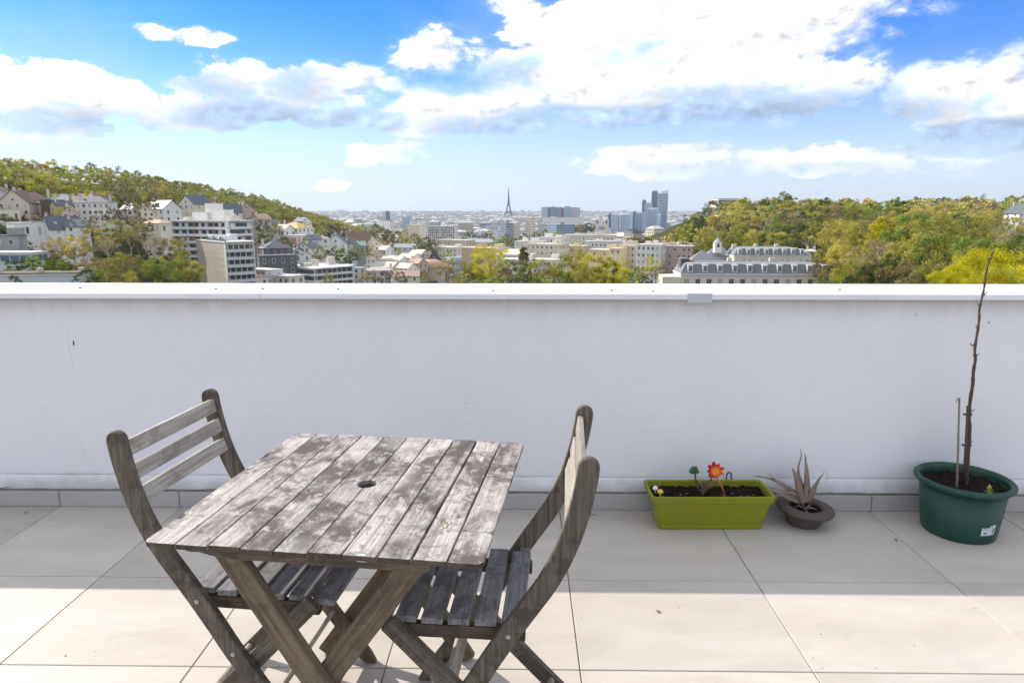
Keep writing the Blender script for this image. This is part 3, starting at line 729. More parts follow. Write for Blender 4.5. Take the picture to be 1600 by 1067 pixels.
    m.lathe([(0, .014), (.008, .012), (.013, .005), (.012, -.004)], 9, sx=1.1, sy=.8, M=Matrix.Translation(q)); tag(m.build('pebble', plain('grey_brown_pebble', (.09, .075, .065), .8, .3, 60), smooth=True), 'small grey brown pebble on the soil of the lime planter', 'pebble')
    rng = random.Random(5); dry = plain('dry_straw', (.34, .29, .19), .8, .3, 60)
    for q in range(12):
        x, y = rng.uniform(-.22, .22), rng.uniform(-.075, -.01); a = rng.uniform(0, 6.28); L = rng.uniform(.008, .024)
        m = MB(); m.tube([(0, 0, 0), (L * .5 * math.cos(a), L * .5 * math.sin(a), .004), (L * math.cos(a + .4), L * math.sin(a + .4), .001)], .0011, 4); part(m, 'dry_stalk', dry, t, Matrix.Translation((x, y, .148)), 0)
planter()

def aloe():
    cx, cy = 1.322, 2.950
    t = thing('bowl_planter', 'low brown hat-shaped bowl with a wide flat rim beside the lime planter', 'planter', (cx, cy, 0), 0)
    M = Matrix.Rotation(R(2.5), 4, 'Y') @ Matrix.Rotation(R(1.5), 4, 'X')
    m = MB(); m.lathe([(0, .001), (.070, 0), (.076, .012), (.078, .030), (.085, .034), (.083, .044), (.080, .047), (.086, .058)], 48, sx=1.0); part(m, 'bowl', BOWL, t, None, .001, True)
    m = MB(); m.lathe([(.084, .055), (.110, .061), (.123, .068), (.127, .076), (.123, .083), (.108, .088), (.085, .090), (.074, .088), (.070, .082), (.068, .06), (.06, .05)], 48, M=M); part(m, 'rim', BOWL, t, None, 0, True)
    m = MB(); soil_patch(m, -.070, .070, -.070, .070, .072, 9, .007, 40, 10, True); part(m, 'soil', SOIL, t, M, 0, True)
    a = thing('aloe_plant', 'wilting brown aloe with drooping pointed leaves in the hat-shaped bowl', 'plant', (cx, cy, .07))
    def m_al(k, p, o):
        tc = k.n('ShaderNodeTexCoord').outputs['Object']; sp = k.n('ShaderNodeSeparateXYZ'); k.l(tc, sp.inputs[0])
        g = k.n('ShaderNodeNewGeometry').outputs['Position']; n = k.noise(k.mapv(g, (40, 40, 12)), 1.5, 4, .6)
        c = k.ramp(n, [(.3, (.16, .112, .085)), (.6, (.245, .18, .145)), (.8, (.30, .235, .19))]); k.l(c, p.inputs['Base Color']); p.inputs['Roughness'].default_value = .55
    AL = mat('wilted_aloe_skin', m_al)
    def W(u, v, dy=0.0): q = px(u, v, cy + dy); return Vector((q.x - cx, dy, q.z - .07))
    leaves = [  # photo outline of each blade, base to tip, half width at the base
        ([(1256, 783), (1248, 762), (1241, 742), (1233, 726)], .016, -.03), ([(1260, 783), (1261, 760), (1261, 735), (1259, 708)], .015, .01),
        ([(1263, 783), (1268, 768), (1276, 750), (1285, 735)], .0135, -.02), ([(1254, 782), (1240, 768), (1222, 758), (1199, 739)], .0085, .01),
        ([(1254, 783), (1236, 768), (1212, 752), (1176, 746)], .0075, .03), ([(1254, 784), (1234, 772), (1214, 764), (1194, 755)], .0085, -.03),
        ([(1254, 785), (1232, 776), (1212, 765), (1196, 758)], .008, -.05), ([(1258, 783), (1252, 757), (1249, 733), (1255, 715), (1254, 702)], .0055, .03),
        ([(1255, 784), (1244, 772), (1232, 766), (1216, 764)], .007, -.04), ([(1262, 783), (1270, 774), (1276, 764), (1280, 752)], .009, .02), ([(1258, 782), (1255, 765), (1252, 748), (1246, 738)], .008, .015)]
    for pts, w, dy in leaves:
        P3 = [W(u, v, 0.0) + Vector((0, dy * (i / (len(pts) - 1)) ** 1.2, 0)) for i, (u, v) in enumerate(pts)]
        c = [Vector(q) for q in spline([tuple(q) for q in P3], 5)]; n = len(c)
        m = MB(); rad = [1.95 * w * (1 - (i / (n - 1)) ** 1.3) * (.86 + .22 * math.sin(3 * i / n)) + .0006 for i in range(n)]
        m.tube(c, rad, 8, sq=.5); part(m, 'leaf', AL, a, None, 0, True)
    m = MB(); c = [W(u, v, -.02) for u, v in ((1284, 736), (1290, 735), (1293, 742), (1290, 751), (1283, 755), (1277, 754))]
    m.tube(spline([tuple(q) for q in c], 5), .0008, 5); part(m, 'tendril', AL, a, None, 0, True)
    for i in range(5):
        m = MB(); an = i * 1.3 + .4; m.tube(spline([(0, 0, .0), (.03 * math.cos(an), .03 * math.sin(an), .014), (.052 * math.cos(an + .3), .052 * math.sin(an + .3), .004)], 4), [.004] * 5 + [.0025] * 4, 6, sq=.5); part(m, 'dead_leaf', AL, a, None, 0, True)
aloe()

def tub():
    cx, cy = 1.997, 2.888
    t = thing('green_tub', 'round dark green plastic tub of soil with a white sticker near its foot', 'planter', (cx, cy, 0))
    m = MB(); m.lathe([(0, .004), (.135, .003), (.142, .0), (.147, .006), (.152, .04), (.172, .226), (.168, .226), (.163, .20), (.155, .15)], 64); part(m, 'tub_body', TUBG, t, None, 0, True)
    m = MB(); m.lathe([(.172, .224), (.184, .227), (.194, .234), (.198, .243), (.197, .250), (.191, .256), (.181, .256), (.172, .250), (.169, .240), (.167, .226)], 64); part(m, 'rim', TUBG, t, None, 0, True)
    m = MB(); soil_patch(m, -.168, .168, -.168, .168, .222, 14, .008, 60, 14, True); part(m, 'soil', SOIL, t, None, 0, True)
    # stickers, curved on the tub wall
    def sticker(name, mt, a0, a1, z0, z1, lift, tilt=0.0):
        m = MB()
        def fn(u, v):
            z = z0 + (z1 - z0) * v + tilt * (u - .5); r = .1475 + (z - .006) * .1045 + lift; a = R(a0 + (a1 - a0) * u)
            return (r * math.sin(a), -r * math.cos(a), z)
        m.grid(8, 3, fn); return part(m, name, mt, t, None, 0, True)
    WH = plain('white_sticker', (.62, .66, .68), .4, .06, 90); DK = plain('sticker_print', (.03, .035, .05), .5, .2, 90); GY = plain('sticker_grey_print', (.26, .29, .36), .5, .3, 90)
    sticker('sticker', WH, -1, 17, .048, .085, .0012); sticker('sticker', WH, 12, 23, .050, .096, .0018, .004)
    sticker('sticker_print', GY, 3, 9, .053, .067, .0017); sticker('sticker_print', GY, .5, 11, .075, .0775, .0017); sticker('sticker_print', GY, .5, 11, .0800, .0815, .0017)
    for z0, z1, a0, a1 in ((.060, .083, 18.0, 20.6), (.083, .0855, 15, 17.5), (.073, .076, 13.6, 16), (.065, .0675, 13.6, 16), (.089, .0915, 14, 17.5), (.055, .057, 17, 20)):
        sticker('sticker_print', DK, a0, a1, z0, z1, .0023, .0008)
    BK = plain('dark_bark', (.085, .05, .04), .75, .4, 60, bump=.3)
    def W(u, v, dy=0.0): q = px(u, v, cy + dy); return Vector((q.x - cx, dy, q.z - .22))
    s = thing('sapling', 'tall bare leafless sapling stem rising from the green tub above the wall', 'plant', (cx, cy, .22))
    path = [(1510, 748), (1511, 730), (1513, 700), (1515, 670), (1514, 650), (1516, 625), (1520, 600), (1521, 580), (1524, 562), (1523, 545), (1527, 520), (1530, 498), (1530, 485), (1535, 462), (1538, 448), (1540, 430), (1545, 410), (1549, 399), (1553, 391)]
    c = [tuple(W(u, v)) for u, v in path]; c[0] = (c[0][0], 0, -.02); sp = spline(c, 3); n = len(sp)
    m = MB(); m.tube(sp, [.0098 * (1 - .72 * (i / n) ** .8) + .0009 * math.sin(i * 2.1) for i in range(n)], 8); part(m, 'stem', BK, s, None, 0, True)
    m = MB()
    for i in range(4, n - 2, 3):
        p = Vector(sp[i]); sd_ = 1 if (i // 3) % 2 else -1; L = .012 if i % 2 else .007
        m.tube([p, p + Vector((sd_ * L * .7, 0, L * .35)), p + Vector((sd_ * L, 0, L * .8))], [.0032, .0022, .0010], 5)
    for u, v, du, dv in ((1535, 463, 8, -8), (1521, 540, -6, -4), (1523, 556, 8, -4), (1515, 642, 8, -2), (1514, 690, 6, 0)):
        a, b = W(u, v), W(u + du, v + dv); m.tube([a, (a + b) / 2 + Vector((0, 0, -.002)), b], [.0034, .0026, .0013], 5)
    part(m, 'bud', BK, s, None, 0, True, kind='stuff')
    m = MB(); m.tube([W(1506, 755, -.012) , W(1509, 700, -.012), W(1512, 634, -.010)], [.0062, .0055, .0048], 8); o = part(m, 'side_shoot', BK, s, None, 0, True)
    TIE = plain('dark_teal_tie', (.015, .05, .06), .6, .2, 60)
    for v in (648, 696):
        a, b = W(1513 + (1 if v > 660 else 2), v, -.014), W(1503 + (0 if v > 660 else 2), v - 1, -.014); m = MB(); m.tube([a, b], [.0055, .005], 8, sq=.6)
        m.lathe([(.011, -.004), (.0125, 0), (.011, .004)], 12, M=Matrix.Translation(a + Vector((.003, .008, 0)))); part(m, 'tie', TIE, s, None, 0, True)
    CN = plain('grey_brown_cane', (.21, .16, .12), .7, .3, 50, bump=.2)
    g = thing('plant_stake', 'thin dry cane stuck in the green tub left of the sapling', 'stake', (cx, cy - .05, .22))
    m = MB(); q0, q1, q2, q3 = [px(u, v, cy - .05) - Vector((cx, cy - .05, .22)) for u, v in ((1495, 756), (1497, 706), (1498, 660), (1499, 622))]
    m.tube([q0 - Vector((0, 0, .03)), q0, q1, q2, q3], [.0045, .0045, .0042, .0040, .0042], 8); m.lathe([(.0045, -.003), (.0058, 0), (.0045, .003)], 10, M=Matrix.Translation(q1)); part(m, 'cane', CN, g, None, 0, True)
    m = MB(); m.tube([q3, q3 + Vector((-.008, 0, -.004)), q3 + Vector((-.012, 0, -.022))], [.0035, .003, .0012], 6); part(m, 'frayed_tip', plain('straw_tip', (.36, .29, .17), .8, .3, 60), g, None, 0, True)
    YG = plain('yellow_green_leaf', (.42, .42, .03), .5, .25, 60)
    y = thing('seedling', 'tiny yellow green seedling in the soil of the green tub', 'plant', tuple(px(1521, 757, cy - .10) * 1.0))
    y.location.z = .226; y.location.x = cx + .035; y.location.y = cy - .115
    rng = random.Random(2)
    for q in range(12):
        a = q * 2.4; m = MB(); L = .015 + .006 * rng.random()
        m.grid(3, 4, lambda u, v: (L * v, .0048 * (u - .5) * 2 * math.sin(math.pi * min(v * .9 + .08, 1)), .004 * v))
        part(m, 'leaf', YG, y, Matrix.Translation((0, 0, .002 + .0022 * q)) @ Matrix.Rotation(a, 4, 'Z') @ Matrix.Rotation(-.2 - .06 * q, 4, 'Y'), 0, True)
    MS = plain('green_moss', (.10, .16, .04), .9, .3, 60)
    m = MB(); rng = random.Random(3); o0 = px(922, 803, 3.0); o0 = Vector((.325, 3.02, 0))
    for _ in range(34):
        x, yy = rng.gauss(0, .014), rng.gauss(0, .008); a = rng.uniform(0, 6.28); m.add([(x, yy, .0005), (x + .007 * math.cos(a), yy + .005 * math.sin(a), .004), (x + .003 * math.sin(a), yy, .006)], [(0, 1, 2)])
    tag(m.build('moss', MS, loc=tuple(o0), kind='stuff'), 'small tuft of green moss on the tile joint', 'moss')
tub()

def grit():
    m = MB(); rng = random.Random(17)
    for i in range(260):
        near = rng.random() < .6
        x = rng.uniform(-2.6, 3.0); y = WALLY - .02 - abs(rng.gauss(0, .05)) if near else rng.uniform(1.7, 3.0); s = rng.uniform(.0012, .0034)
        ps = [(x + s, y, .0004), (x, y + s * .8, .0004), (x - s * .9, y, .0004), (x, y - s, .0004), (x, y, .0004 + s * .7)]
        m.add(ps, [(0, 1, 4), (1, 2, 4), (2, 3, 4), (3, 0, 4)])
    m.build('grit', plain('dark_grit', (.14, .115, .09), .95, .4, 90), kind='stuff')
    for x, y, a, lab in ((-2.39, 3.0, .4, 'small dry brown leaf on the shaded tile by the left end of the skirting'), (1.66, 2.78, 1.9, 'tiny dry leaf near the tile joint right of the bowl planter'), (.50, 2.22, 2.6, 'tiny curled dry leaf on the sunlit tile right of the right chair')):
        m = MB(); m.grid(4, 4, lambda u, v: (.016 * (v - .5), .006 * (u - .5) * 2 * math.sin(math.pi * min(v + .05, 1)), .0015 + .004 * abs(u - .5) + .003 * v * v))
        o = m.build('dry_leaf', plain('dry_leaf_brown', (.13, .085, .05), .85, .3, 90), loc=(x, y, .0006), rot=(0, 0, a), smooth=True); tag(o, lab, 'leaf')
grit()

# ------------------------------------------------------------------ buildings of the valley
def bm(name, c, var=.10, rough=.85, scale=.35, bump=0): return plain(name, c, rough, var, scale, bump=bump)
WHITE = bm('white_render', (.80, .78, .73)); CREAM = bm('cream_render_wall', (.76, .68, .54)); PALE = bm('pale_grey_render', (.64, .64, .63)); BEIGE = bm('beige_stone', (.63, .55, .44))
OCHRE = bm('ochre_render', (.70, .57, .34)); ORANGE = bm('orange_brown_brick', (.60, .44, .28)); PINK = bm('pinkish_brick', (.55, .42, .35)); GREYC = bm('grey_concrete', (.36, .36, .35), .2); DARKW = bm('dark_and_shade_tone', (.10, .095, .095), .3)  # the darkest tone also stands in for shade on one house wall
BLUEG = bm('blue_grey_cladding', (.30, .38, .47)); BROWNW = bm('brown_timber_wall', (.12, .075, .05)); YELG = bm('yellow_green_wall', (.46, .42, .14))
SLATE = bm('slate_roof', (.10, .11, .13), .2, .6, 1.2); ZINC = bm('zinc_roof', (.34, .37, .41), .12, .5); TILEB = bm('brown_tile_roof', (.17, .105, .075), .25, .8, 1.2); TILEO = bm('warm_tile_roof', (.46, .32, .22), .25, .8, 1.2); GRAVEL = bm('gravel_roof', (.58, .55, .50), .18, .9, 1); YTILE = bm('ochre_tile_roof', (.52, .38, .16), .2, .8, 1)
MOSSR = bm('mossy_roof', (.12, .11, .05), .3, .9, .8); CHIM = bm('chimney_render', (.62, .56, .48), .2, .85, 2); POTS = bm('chimney_pot_clay', (.42, .20, .11), .2, .85, 2)
PANE = plain('window_glass', (.085, .095, .11), .15, .35, .9, spec=.6); PANEB = plain('blue_window_glass', (.12, .19, .27), .2, .35, .15, spec=.6); FRAME = bm('window_frame', (.70, .69, .66)); SHUT = bm('closed_shutter', (.48, .42, .34)); AWN = bm('brown_blind', (.40, .25, .16), .3, .9, .5)
RAILM = bm('balcony_front', (.66, .66, .66)); BANDL = bm('balcony_front_white', (.76, .75, .72))

def wins(m, w, y, z0, floors, fh, n, ww, wh, M, mi_pane=0, mi_frame=1, skip=0.0, rng=random, sill=True, x0=0.0, shut=0):
    for f in range(floors):
        for i in range(n):
            if rng.random() < skip: continue
            cx = x0 - w / 2 + w * (i + .5) / n; z = z0 + f * fh
            m.box(cx - ww / 2 - .12, cx + ww / 2 + .12, y - .05, y + .02, z - .12, z + wh + .12, mi_frame, M)
            m.box(cx - ww / 2, cx + ww / 2, y - .075, y - .045, z, z + wh, (2 if shut and rng.random() < shut else mi_pane), M)
            if sill: m.box(cx - ww / 2 - .2, cx + ww / 2 + .2, y - .22, y, z - .22, z - .10, mi_frame, M)
def rotM(a): return Matrix.Rotation(a, 4, 'Z')
def site(u, Y, dz=0.0):
    q = px(u, 400, Y); return q.x, q.y
def ztop(v, Y): return px(800, v, Y).z

def house(label, u, vridge, Y, w, d, hw, hr, rz, wall=WHITE, roof=SLATE, kind='gable', axis='x', chim=1, dorm=0, floors=2, name='house', cat='house', ncol=3, side=2, group=None, seed=0):
    """w along local x (front faces -y at rz 0), d depth; the ridge runs along axis"""
    rng = random.Random(seed + int(u)); x, y = site(u, Y); zr = ztop(vridge, Y); z0 = zr - hr - hw
    t = thing(name, label, cat, (x, y, z0), R(rz), group)
    W2, D2 = w / 2, d / 2; foot = -max(4.0, z0 - gz(x, y) + 3)
    m = MB(); m.box(-W2, W2, -D2, D2, foot, hw)
    if kind == 'gable':
        if axis == 'x': m.add([(-W2, -D2, hw), (-W2, D2, hw), (-W2, 0, hw + hr), (W2, -D2, hw), (W2, D2, hw), (W2, 0, hw + hr)], [(0, 2, 1), (3, 4, 5)])
        else: m.add([(-W2, -D2, hw), (W2, -D2, hw), (0, -D2, hw + hr), (-W2, D2, hw), (W2, D2, hw), (0, D2, hw + hr)], [(0, 1, 2), (3, 5, 4)])
    m.build('wall', wall, t)
    m = MB(); o = .45; th = .22
    def slab(a, b, c, dd): m.add([a, b, c, dd] + [(p[0], p[1], p[2] - th) for p in (a, b, c, dd)], [(0, 1, 2, 3), (7, 6, 5, 4), (0, 4, 5, 1), (1, 5, 6, 2), (2, 6, 7, 3), (3, 7, 4, 0)])
    if kind == 'gable':
        if axis == 'x':
            k = hr / D2; ez = hw - o * k + .12
            for s in (-1, 1): slab((-W2 - o, s * (D2 + o), ez), (W2 + o, s * (D2 + o), ez), (W2 + o, 0, hw + hr + .12), (-W2 - o, 0, hw + hr + .12))
        else:
            k = hr / W2; ez = hw - o * k + .12
            for s in (-1, 1): slab((s * (W2 + o), -D2 - o, ez), (s * (W2 + o), D2 + o, ez), (0, D2 + o, hw + hr + .12), (0, -D2 - o, hw + hr + .12))
    elif kind == 'hip':
        r = max(W2 - D2, .0) if w >= d else 0; ry = max(D2 - W2, 0) if d > w else 0
        A = [(-W2 - o, -D2 - o, hw), (W2 + o, -D2 - o, hw), (W2 + o, D2 + o, hw), (-W2 - o, D2 + o, hw), (-r, -ry, hw + hr), (r, ry, hw + hr)]
        if ry: m.add(A, [(0, 1, 4), (1, 2, 5, 4), (2, 3, 5), (3, 0, 4, 5), (3, 2, 1, 0)])
        else: m.add(A, [(0, 1, 5, 4), (1, 2, 5), (2, 3, 4, 5), (3, 0, 4), (3, 2, 1, 0)])
    else:
        m.box(-W2 - .15, W2 + .15, -D2 - .15, D2 + .15, hw, hw + .35)
    ro = m.build('roof', roof, t)
    m = MB(); fh = hw / floors
    wins(m, w, -D2, fh * .30, floors, fh, ncol, 1.0, fh * .45, None, rng=rng, shut=.3)
    wins(m, d, -W2, fh * .30, floors, fh, side, 1.0, fh * .45, rotM(R(-90)), rng=rng, shut=.3)
    wins(m, d, -W2, fh * .30, floors, fh, side, 1.0, fh * .45, rotM(R(90)), rng=rng, shut=.3)
    if kind == 'gable' and axis == 'y' and hr > 2: wins(m, 1.5, -D2, hw + hr * .15, 1, 2, 1, .9, 1.1, None)
    m.build('windows', [PANE, FRAME, SHUT], t, kind='stuff')
    for c in range(chim):
        m = MB(); cx, cy = ((-W2 + .9 + c * (w - 1.8) / max(chim - 1, 1)), rng.uniform(-.2, .2) * D2) if axis == 'x' else (rng.uniform(-.3, .3) * W2, (-D2 + 1.2 + c * (d - 2.4) / max(chim - 1, 1)))
        zt = hw + hr + 1.1; m.box(cx - .55, cx + .55, cy - .32, cy + .32, hw + .2, zt); m.box(cx - .62, cx + .62, cy - .39, cy + .39, zt, zt + .12)
        ch = m.build('chimney', CHIM, ro)
        m = MB()
        for q in (-.3, 0, .3): m.lathe([(.13, 0), (.11, .5), (0, .5)], 6, M=Matrix.Translation((cx + q, cy, zt + .12)))
        # pots belong to the chimney; kept with its mesh level by parenting to the roof
        m.build('chimney_pots', POTS, ro)
    for c in range(dorm):
        cx = -W2 + w * (c + .5) / dorm; k = hr / D2 if axis == 'x' else 1
        m = MB(); yb = -D2 * .72; zb = hw + hr * .18
        m.box(cx - .75, cx + .75, yb, yb + D2 * .6, zb, zb + 1.5); m.add([(cx - .95, yb - .2, zb + 1.45), (cx + .95, yb - .2, zb + 1.45), (cx, yb - .2, zb + 2.2), (cx - .95, yb + D2 * .7, zb + 1.45), (cx + .95, yb + D2 * .7, zb + 1.45), (cx, yb + D2 * .7, zb + 2.2)], [(0, 1, 2), (0, 2, 5, 3), (1, 4, 5, 2), (3, 5, 4)], 1)
        m.box(cx - .45, cx + .45, yb - .03, yb, zb + .2, zb + 1.3, 2)
        m.build('dormer', [wall, roof, PANE], t)
    return t

def block(label, u, vtop, Y, w, d, h, rz, wall=CREAM, roof=GRAVEL, floors=5, ncol=6, nside=3, ww=1.1, wh=1.5, kind='flat', name='apartment_building', cat='building', boxes=2, win=True, glass=None, group=None, strip=False, seed=0, edges=(1, 1, 1), hr=2.6, chim=0):
    rng = random.Random(seed + int(u * 7)); x, y = site(u, Y); zt = ztop(vtop, Y); z0 = zt - h - (hr if kind in ('hip', 'mansard') else 0)
    t = thing(name, label, cat, (x, y, z0), R(rz), group)
    W2, D2 = w / 2, d / 2; foot = -max(3.0, z0 - gz(x, y) + 3)
    m = MB(); m.box(-W2, W2, -D2, D2, foot, h)
    m.box(-W2 - .25, W2 + .25, -D2 - .25, D2 + .25, h - .55, h - .2)
    m.build('wall', wall, t)
    m = MB()
    if kind == 'flat':
        m.box(-W2 - .12, W2 + .12, -D2 - .12, D2 + .12, h, h + .3)
        ro = m.build('roof', roof, t)
        for _ in range(boxes):
            m = MB(); cx, cy = rng.uniform(-.75, .75) * W2, rng.uniform(-.5, .5) * D2; a, b, c = rng.uniform(1.2, min(3.5, W2 * .5 + 1)), rng.uniform(1, 2), rng.uniform(1.2, 2.8)
            m.box(cx - a, cx + a, cy - b, cy + b, h + .3, h + .3 + c); m.box(cx - a - .1, cx + a + .1, cy - b - .1, cy + b + .1, h + .3 + c, h + .45 + c); m.build('roof_housing', wall, ro)
    elif kind == 'hip':
        r = max(W2 - D2, 0); o = .4
        m.add([(-W2 - o, -D2 - o, h), (W2 + o, -D2 - o, h), (W2 + o, D2 + o, h), (-W2 - o, D2 + o, h), (-r, 0, h + hr), (r, 0, h + hr)], [(0, 1, 5, 4), (1, 2, 5), (2, 3, 4, 5), (3, 0, 4), (3, 2, 1, 0)]); ro = m.build('roof', roof, t)
    else:
        i1, i2 = 1.1, 2.6; o = .2; a = [(sx * (W2 + o), sy * (D2 + o), h) for sx, sy in ((-1, -1), (1, -1), (1, 1), (-1, 1))]
        b = [(sx * (W2 - i1), sy * (D2 - i1), h + hr) for sx, sy in ((-1, -1), (1, -1), (1, 1), (-1, 1))]; c = [(sx * max(W2 - i2 - 2, .1), sy * max(D2 - i2 - 2, .1), h + hr + .9) for sx, sy in ((-1, -1), (1, -1), (1, 1), (-1, 1))]
        m.add(a + b + c, [(i, (i + 1) % 4, 4 + (i + 1) % 4, 4 + i) for i in range(4)] + [(4 + i, 4 + (i + 1) % 4, 8 + (i + 1) % 4, 8 + i) for i in range(4)] + [(8, 9, 10, 11), (3, 2, 1, 0)]); ro = m.build('roof', roof, t)
    for c in range(chim):
        m = MB(); cx = -W2 + .7 + c * (w - 1.4) / max(chim - 1, 1); hh = h + (hr if kind != 'flat' else 0); m.box(cx - .4, cx + .4, -D2 * .5, D2 * .1, h, hh + 1.6); m.build('chimney', CHIM, ro)
    if win:
        m = MB(); fh = h / floors; G = 0
        if strip:
            for fl in range(floors):
                z = fl * fh + fh * .35
                for M, ww_, dd in ((None, w, D2), (rotM(R(-90)), d, W2), (rotM(R(90)), d, W2)):
                    m.box(-ww_ / 2 + .5, ww_ / 2 - .5, -dd - .05, -dd + .02, z, z + fh * .45, 0, M)
                    nn = max(2, int(ww_ / 3))
                    for i in range(nn + 1): xx = -ww_ / 2 + .5 + (ww_ - 1) * i / nn; m.box(xx - .12, xx + .12, -dd - .12, -dd - .04, z, z + fh * .45, 1, M)
        else:
            if edges[0]: wins(m, w * .94, -D2, fh * .3, floors, fh, ncol, ww, wh, None, rng=rng, shut=.25)
            if edges[1]: wins(m, d * .94, -W2, fh * .3, floors, fh, nside, ww, wh, rotM(R(-90)), rng=rng, shut=.25)
            if edges[2]: wins(m, d * .94, -W2, fh * .3, floors, fh, nside, ww, wh, rotM(R(90)), rng=rng, shut=.25)
        m.build('windows', [glass or PANE, FRAME, SHUT], t, kind='stuff')
    return t

def balcony_block():
    """big white apartment block on the left: upper slab with balcony bands, lower tower in front of it"""
    # rear slab
    Y = 285; x, y = site(336, Y); zt = ztop(346, Y); h = 44
    t = thing('apartment_building', 'tall white apartment slab with stacked balcony bands behind the narrower tower', 'apartment block', (x, y, zt - h), R(-14))
    w, d = 27, 17; W2, D2 = w / 2, d / 2; M0 = None; ML = rotM(R(90))
    m = MB(); m.box(-W2, W2, -D2 + 1.4, D2, 0, h); m.box(-W2, -W2 + .4, -D2, D2, 0, h); m.box(W2 - .5, W2, -D2 - .4, D2, 0, h + .3); m.build('wall', WHITE, t)
    m = MB(); m.box(-W2 - .3, W2 + .3, -D2 - .4, D2 + .3, h, h + .5); ro = m.build('roof', BANDL, t)
    for (a, b, c, dd, hh) in ((-8, -1, -2, 4, 3.6), (1, 7, -1, 5, 4.6), (-3, 2, 0, 5, 7.2), (8, 11, -2, 3, 2.2), (-11, -8.5, -4, 0, 1.6)):
        m = MB(); m.box(a, b, c, dd, h + .5, h + hh); m.box(a - .15, b + .15, c - .15, dd + .15, h + hh, h + hh + .2); m.build('roof_housing', WHITE if hh > 3 else CREAM, ro)
    fh = 2.85
    for f in range(13):
        z = h - .2 - (f + 1) * fh
        m = MB(); m.box(-W2 + .4, W2 - .5, -D2 - .15, -D2, z - .15, z + .95); m.box(-W2 + .4, W2 - .5, -D2, -D2 + 1.4, z - .15, z + .02); m.build('balcony', BANDL if f % 2 else RAILM, t)
        m = MB()
        m.box(-W2 + .5, W2 - .6, -D2 + 1.34, -D2 + 1.39, z + .3, z + fh - .35, 0)
        for i in range(9): xx = -W2 + .7 + i * (w - 1.6) / 8; m.box(xx - .5 * (1 + (i * 7 + f) % 3 * .7), xx + .5, -D2 + 1.22, -D2 + 1.33, z + .05, z + fh - .15, 1 + ((i * 5 + f * 3) % 3 == 0))
        m.build('window_band', [PANE, FRAME, AWN], t)
        # right end: deep balconies in shade
        m = MB(); m.box(-6.8, 6.6, -W2 - 1.0, -W2 - .02, z - .15, z + .05, 0, ML); m.box(-6.8, 6.6, -W2 - 1.0, -W2 - .85, z - .15, z + .95, 0, ML); m.build('balcony', BANDL, t)
        m = MB()
        for i, (a, b, mi) in enumerate(((-6.4, -3.4, 0), (-3.2, -.4, 0), (-.2, 2.6, 0), (2.8, 4.2, 0), (4.4, 6.4, 0))): m.box(a, b, -W2 - .06, -W2 + .02, z + .35, z + fh - .5, mi if (i + f) % 4 else 1, ML)
        m.build('window_band', [PANE, FRAME, AWN], t)
    # front tower
    Y = 268; x, y = site(352, Y); zt = ztop(377, Y); h = 38
    t = thing('apartment_building', 'cream apartment tower with a blank end wall and curved grey balconies', 'apartment block', (x, y, zt - h), R(42))
    w, d = 11, 34; W2, D2 = w / 2, d / 2
    m = MB(); m.box(-W2, W2, -D2 + 1.2, D2, 0, h); m.box(-W2, -W2 + .5, -D2, D2, 0, h); m.box(W2 - .4, W2, -D2, D2, 0, h - 1); m.build('wall', bm('warm_white_render', (.78, .73, .62)), t)
    m = MB(); m.box(-W2 - .2, W2 + .2, -D2 - .2, D2 + .2, h, h + .4); ro = m.build('roof', BANDL, t)
    for (a, b, c, dd, hh) in ((-4, 0, -9, -5, 2.2), (1, 4, -4, 0, 2.8), (-4, 3, 4, 9, 2.4)):
        m = MB(); m.box(a, b, c, dd, h + .4, h + hh); m.build('roof_housing', PALE, ro)
    for q in range(9):
        m = MB(); a = -D2 + 1 + q * 2.6; m.box(-W2 + .4, -W2 + 1.0, a, a + .7, h + .4, h + 1.1 + .5 * (q % 3)); m.build('roof_planter', bm('grey_green_tub', (.16, .18, .15)), ro)
    for f in range(12):
        z = h - .6 - (f + 1) * fh; m = MB(); pts = [(-W2 + .5, -D2 + 1.2), (-W2 + .5, -D2 - .2)]
        pts += [(-W2 + .5 + (w - 1) * i / 8, -D2 - .2 - .55 * math.sin(math.pi * i / 8)) for i in range(1, 8)] + [(W2 - .5, -D2 - .2), (W2 - .5, -D2 + 1.2)]
        m.prism(pts, z - .2, z + .9); m.build('balcony', RAILM, t)
        m = MB(); m.box(-W2 + .6, W2 - .5, -D2 + 1.14, -D2 + 1.19, z + .95, z + fh - .3, 0)
        for i in range(5): xx = -W2 + 1.2 + i * 2.1 + .4 * (f % 2); m.box(xx, xx + .3, -D2 + 1.0, -D2 + 1.13, z + .3, z + fh - .2, 1)
        m.build('window_band', [PANE, FRAME], t)
        m = MB()
        for xx in (-2.2, -.9, 1.0, 2.4): m.box(xx - D2 * .0 + 2.2, xx + 2.9, -W2 - .04, -W2 + .02, z + 1.5, z + 2.0, 0, ML)
        m.box(7.6, 10.2, -W2 - .05, -W2 + .02, z + .7, z + 2.0, 1 + (f % 2), ML); m.build('window', [PANE, AWN, SHUT], t)
balcony_block()

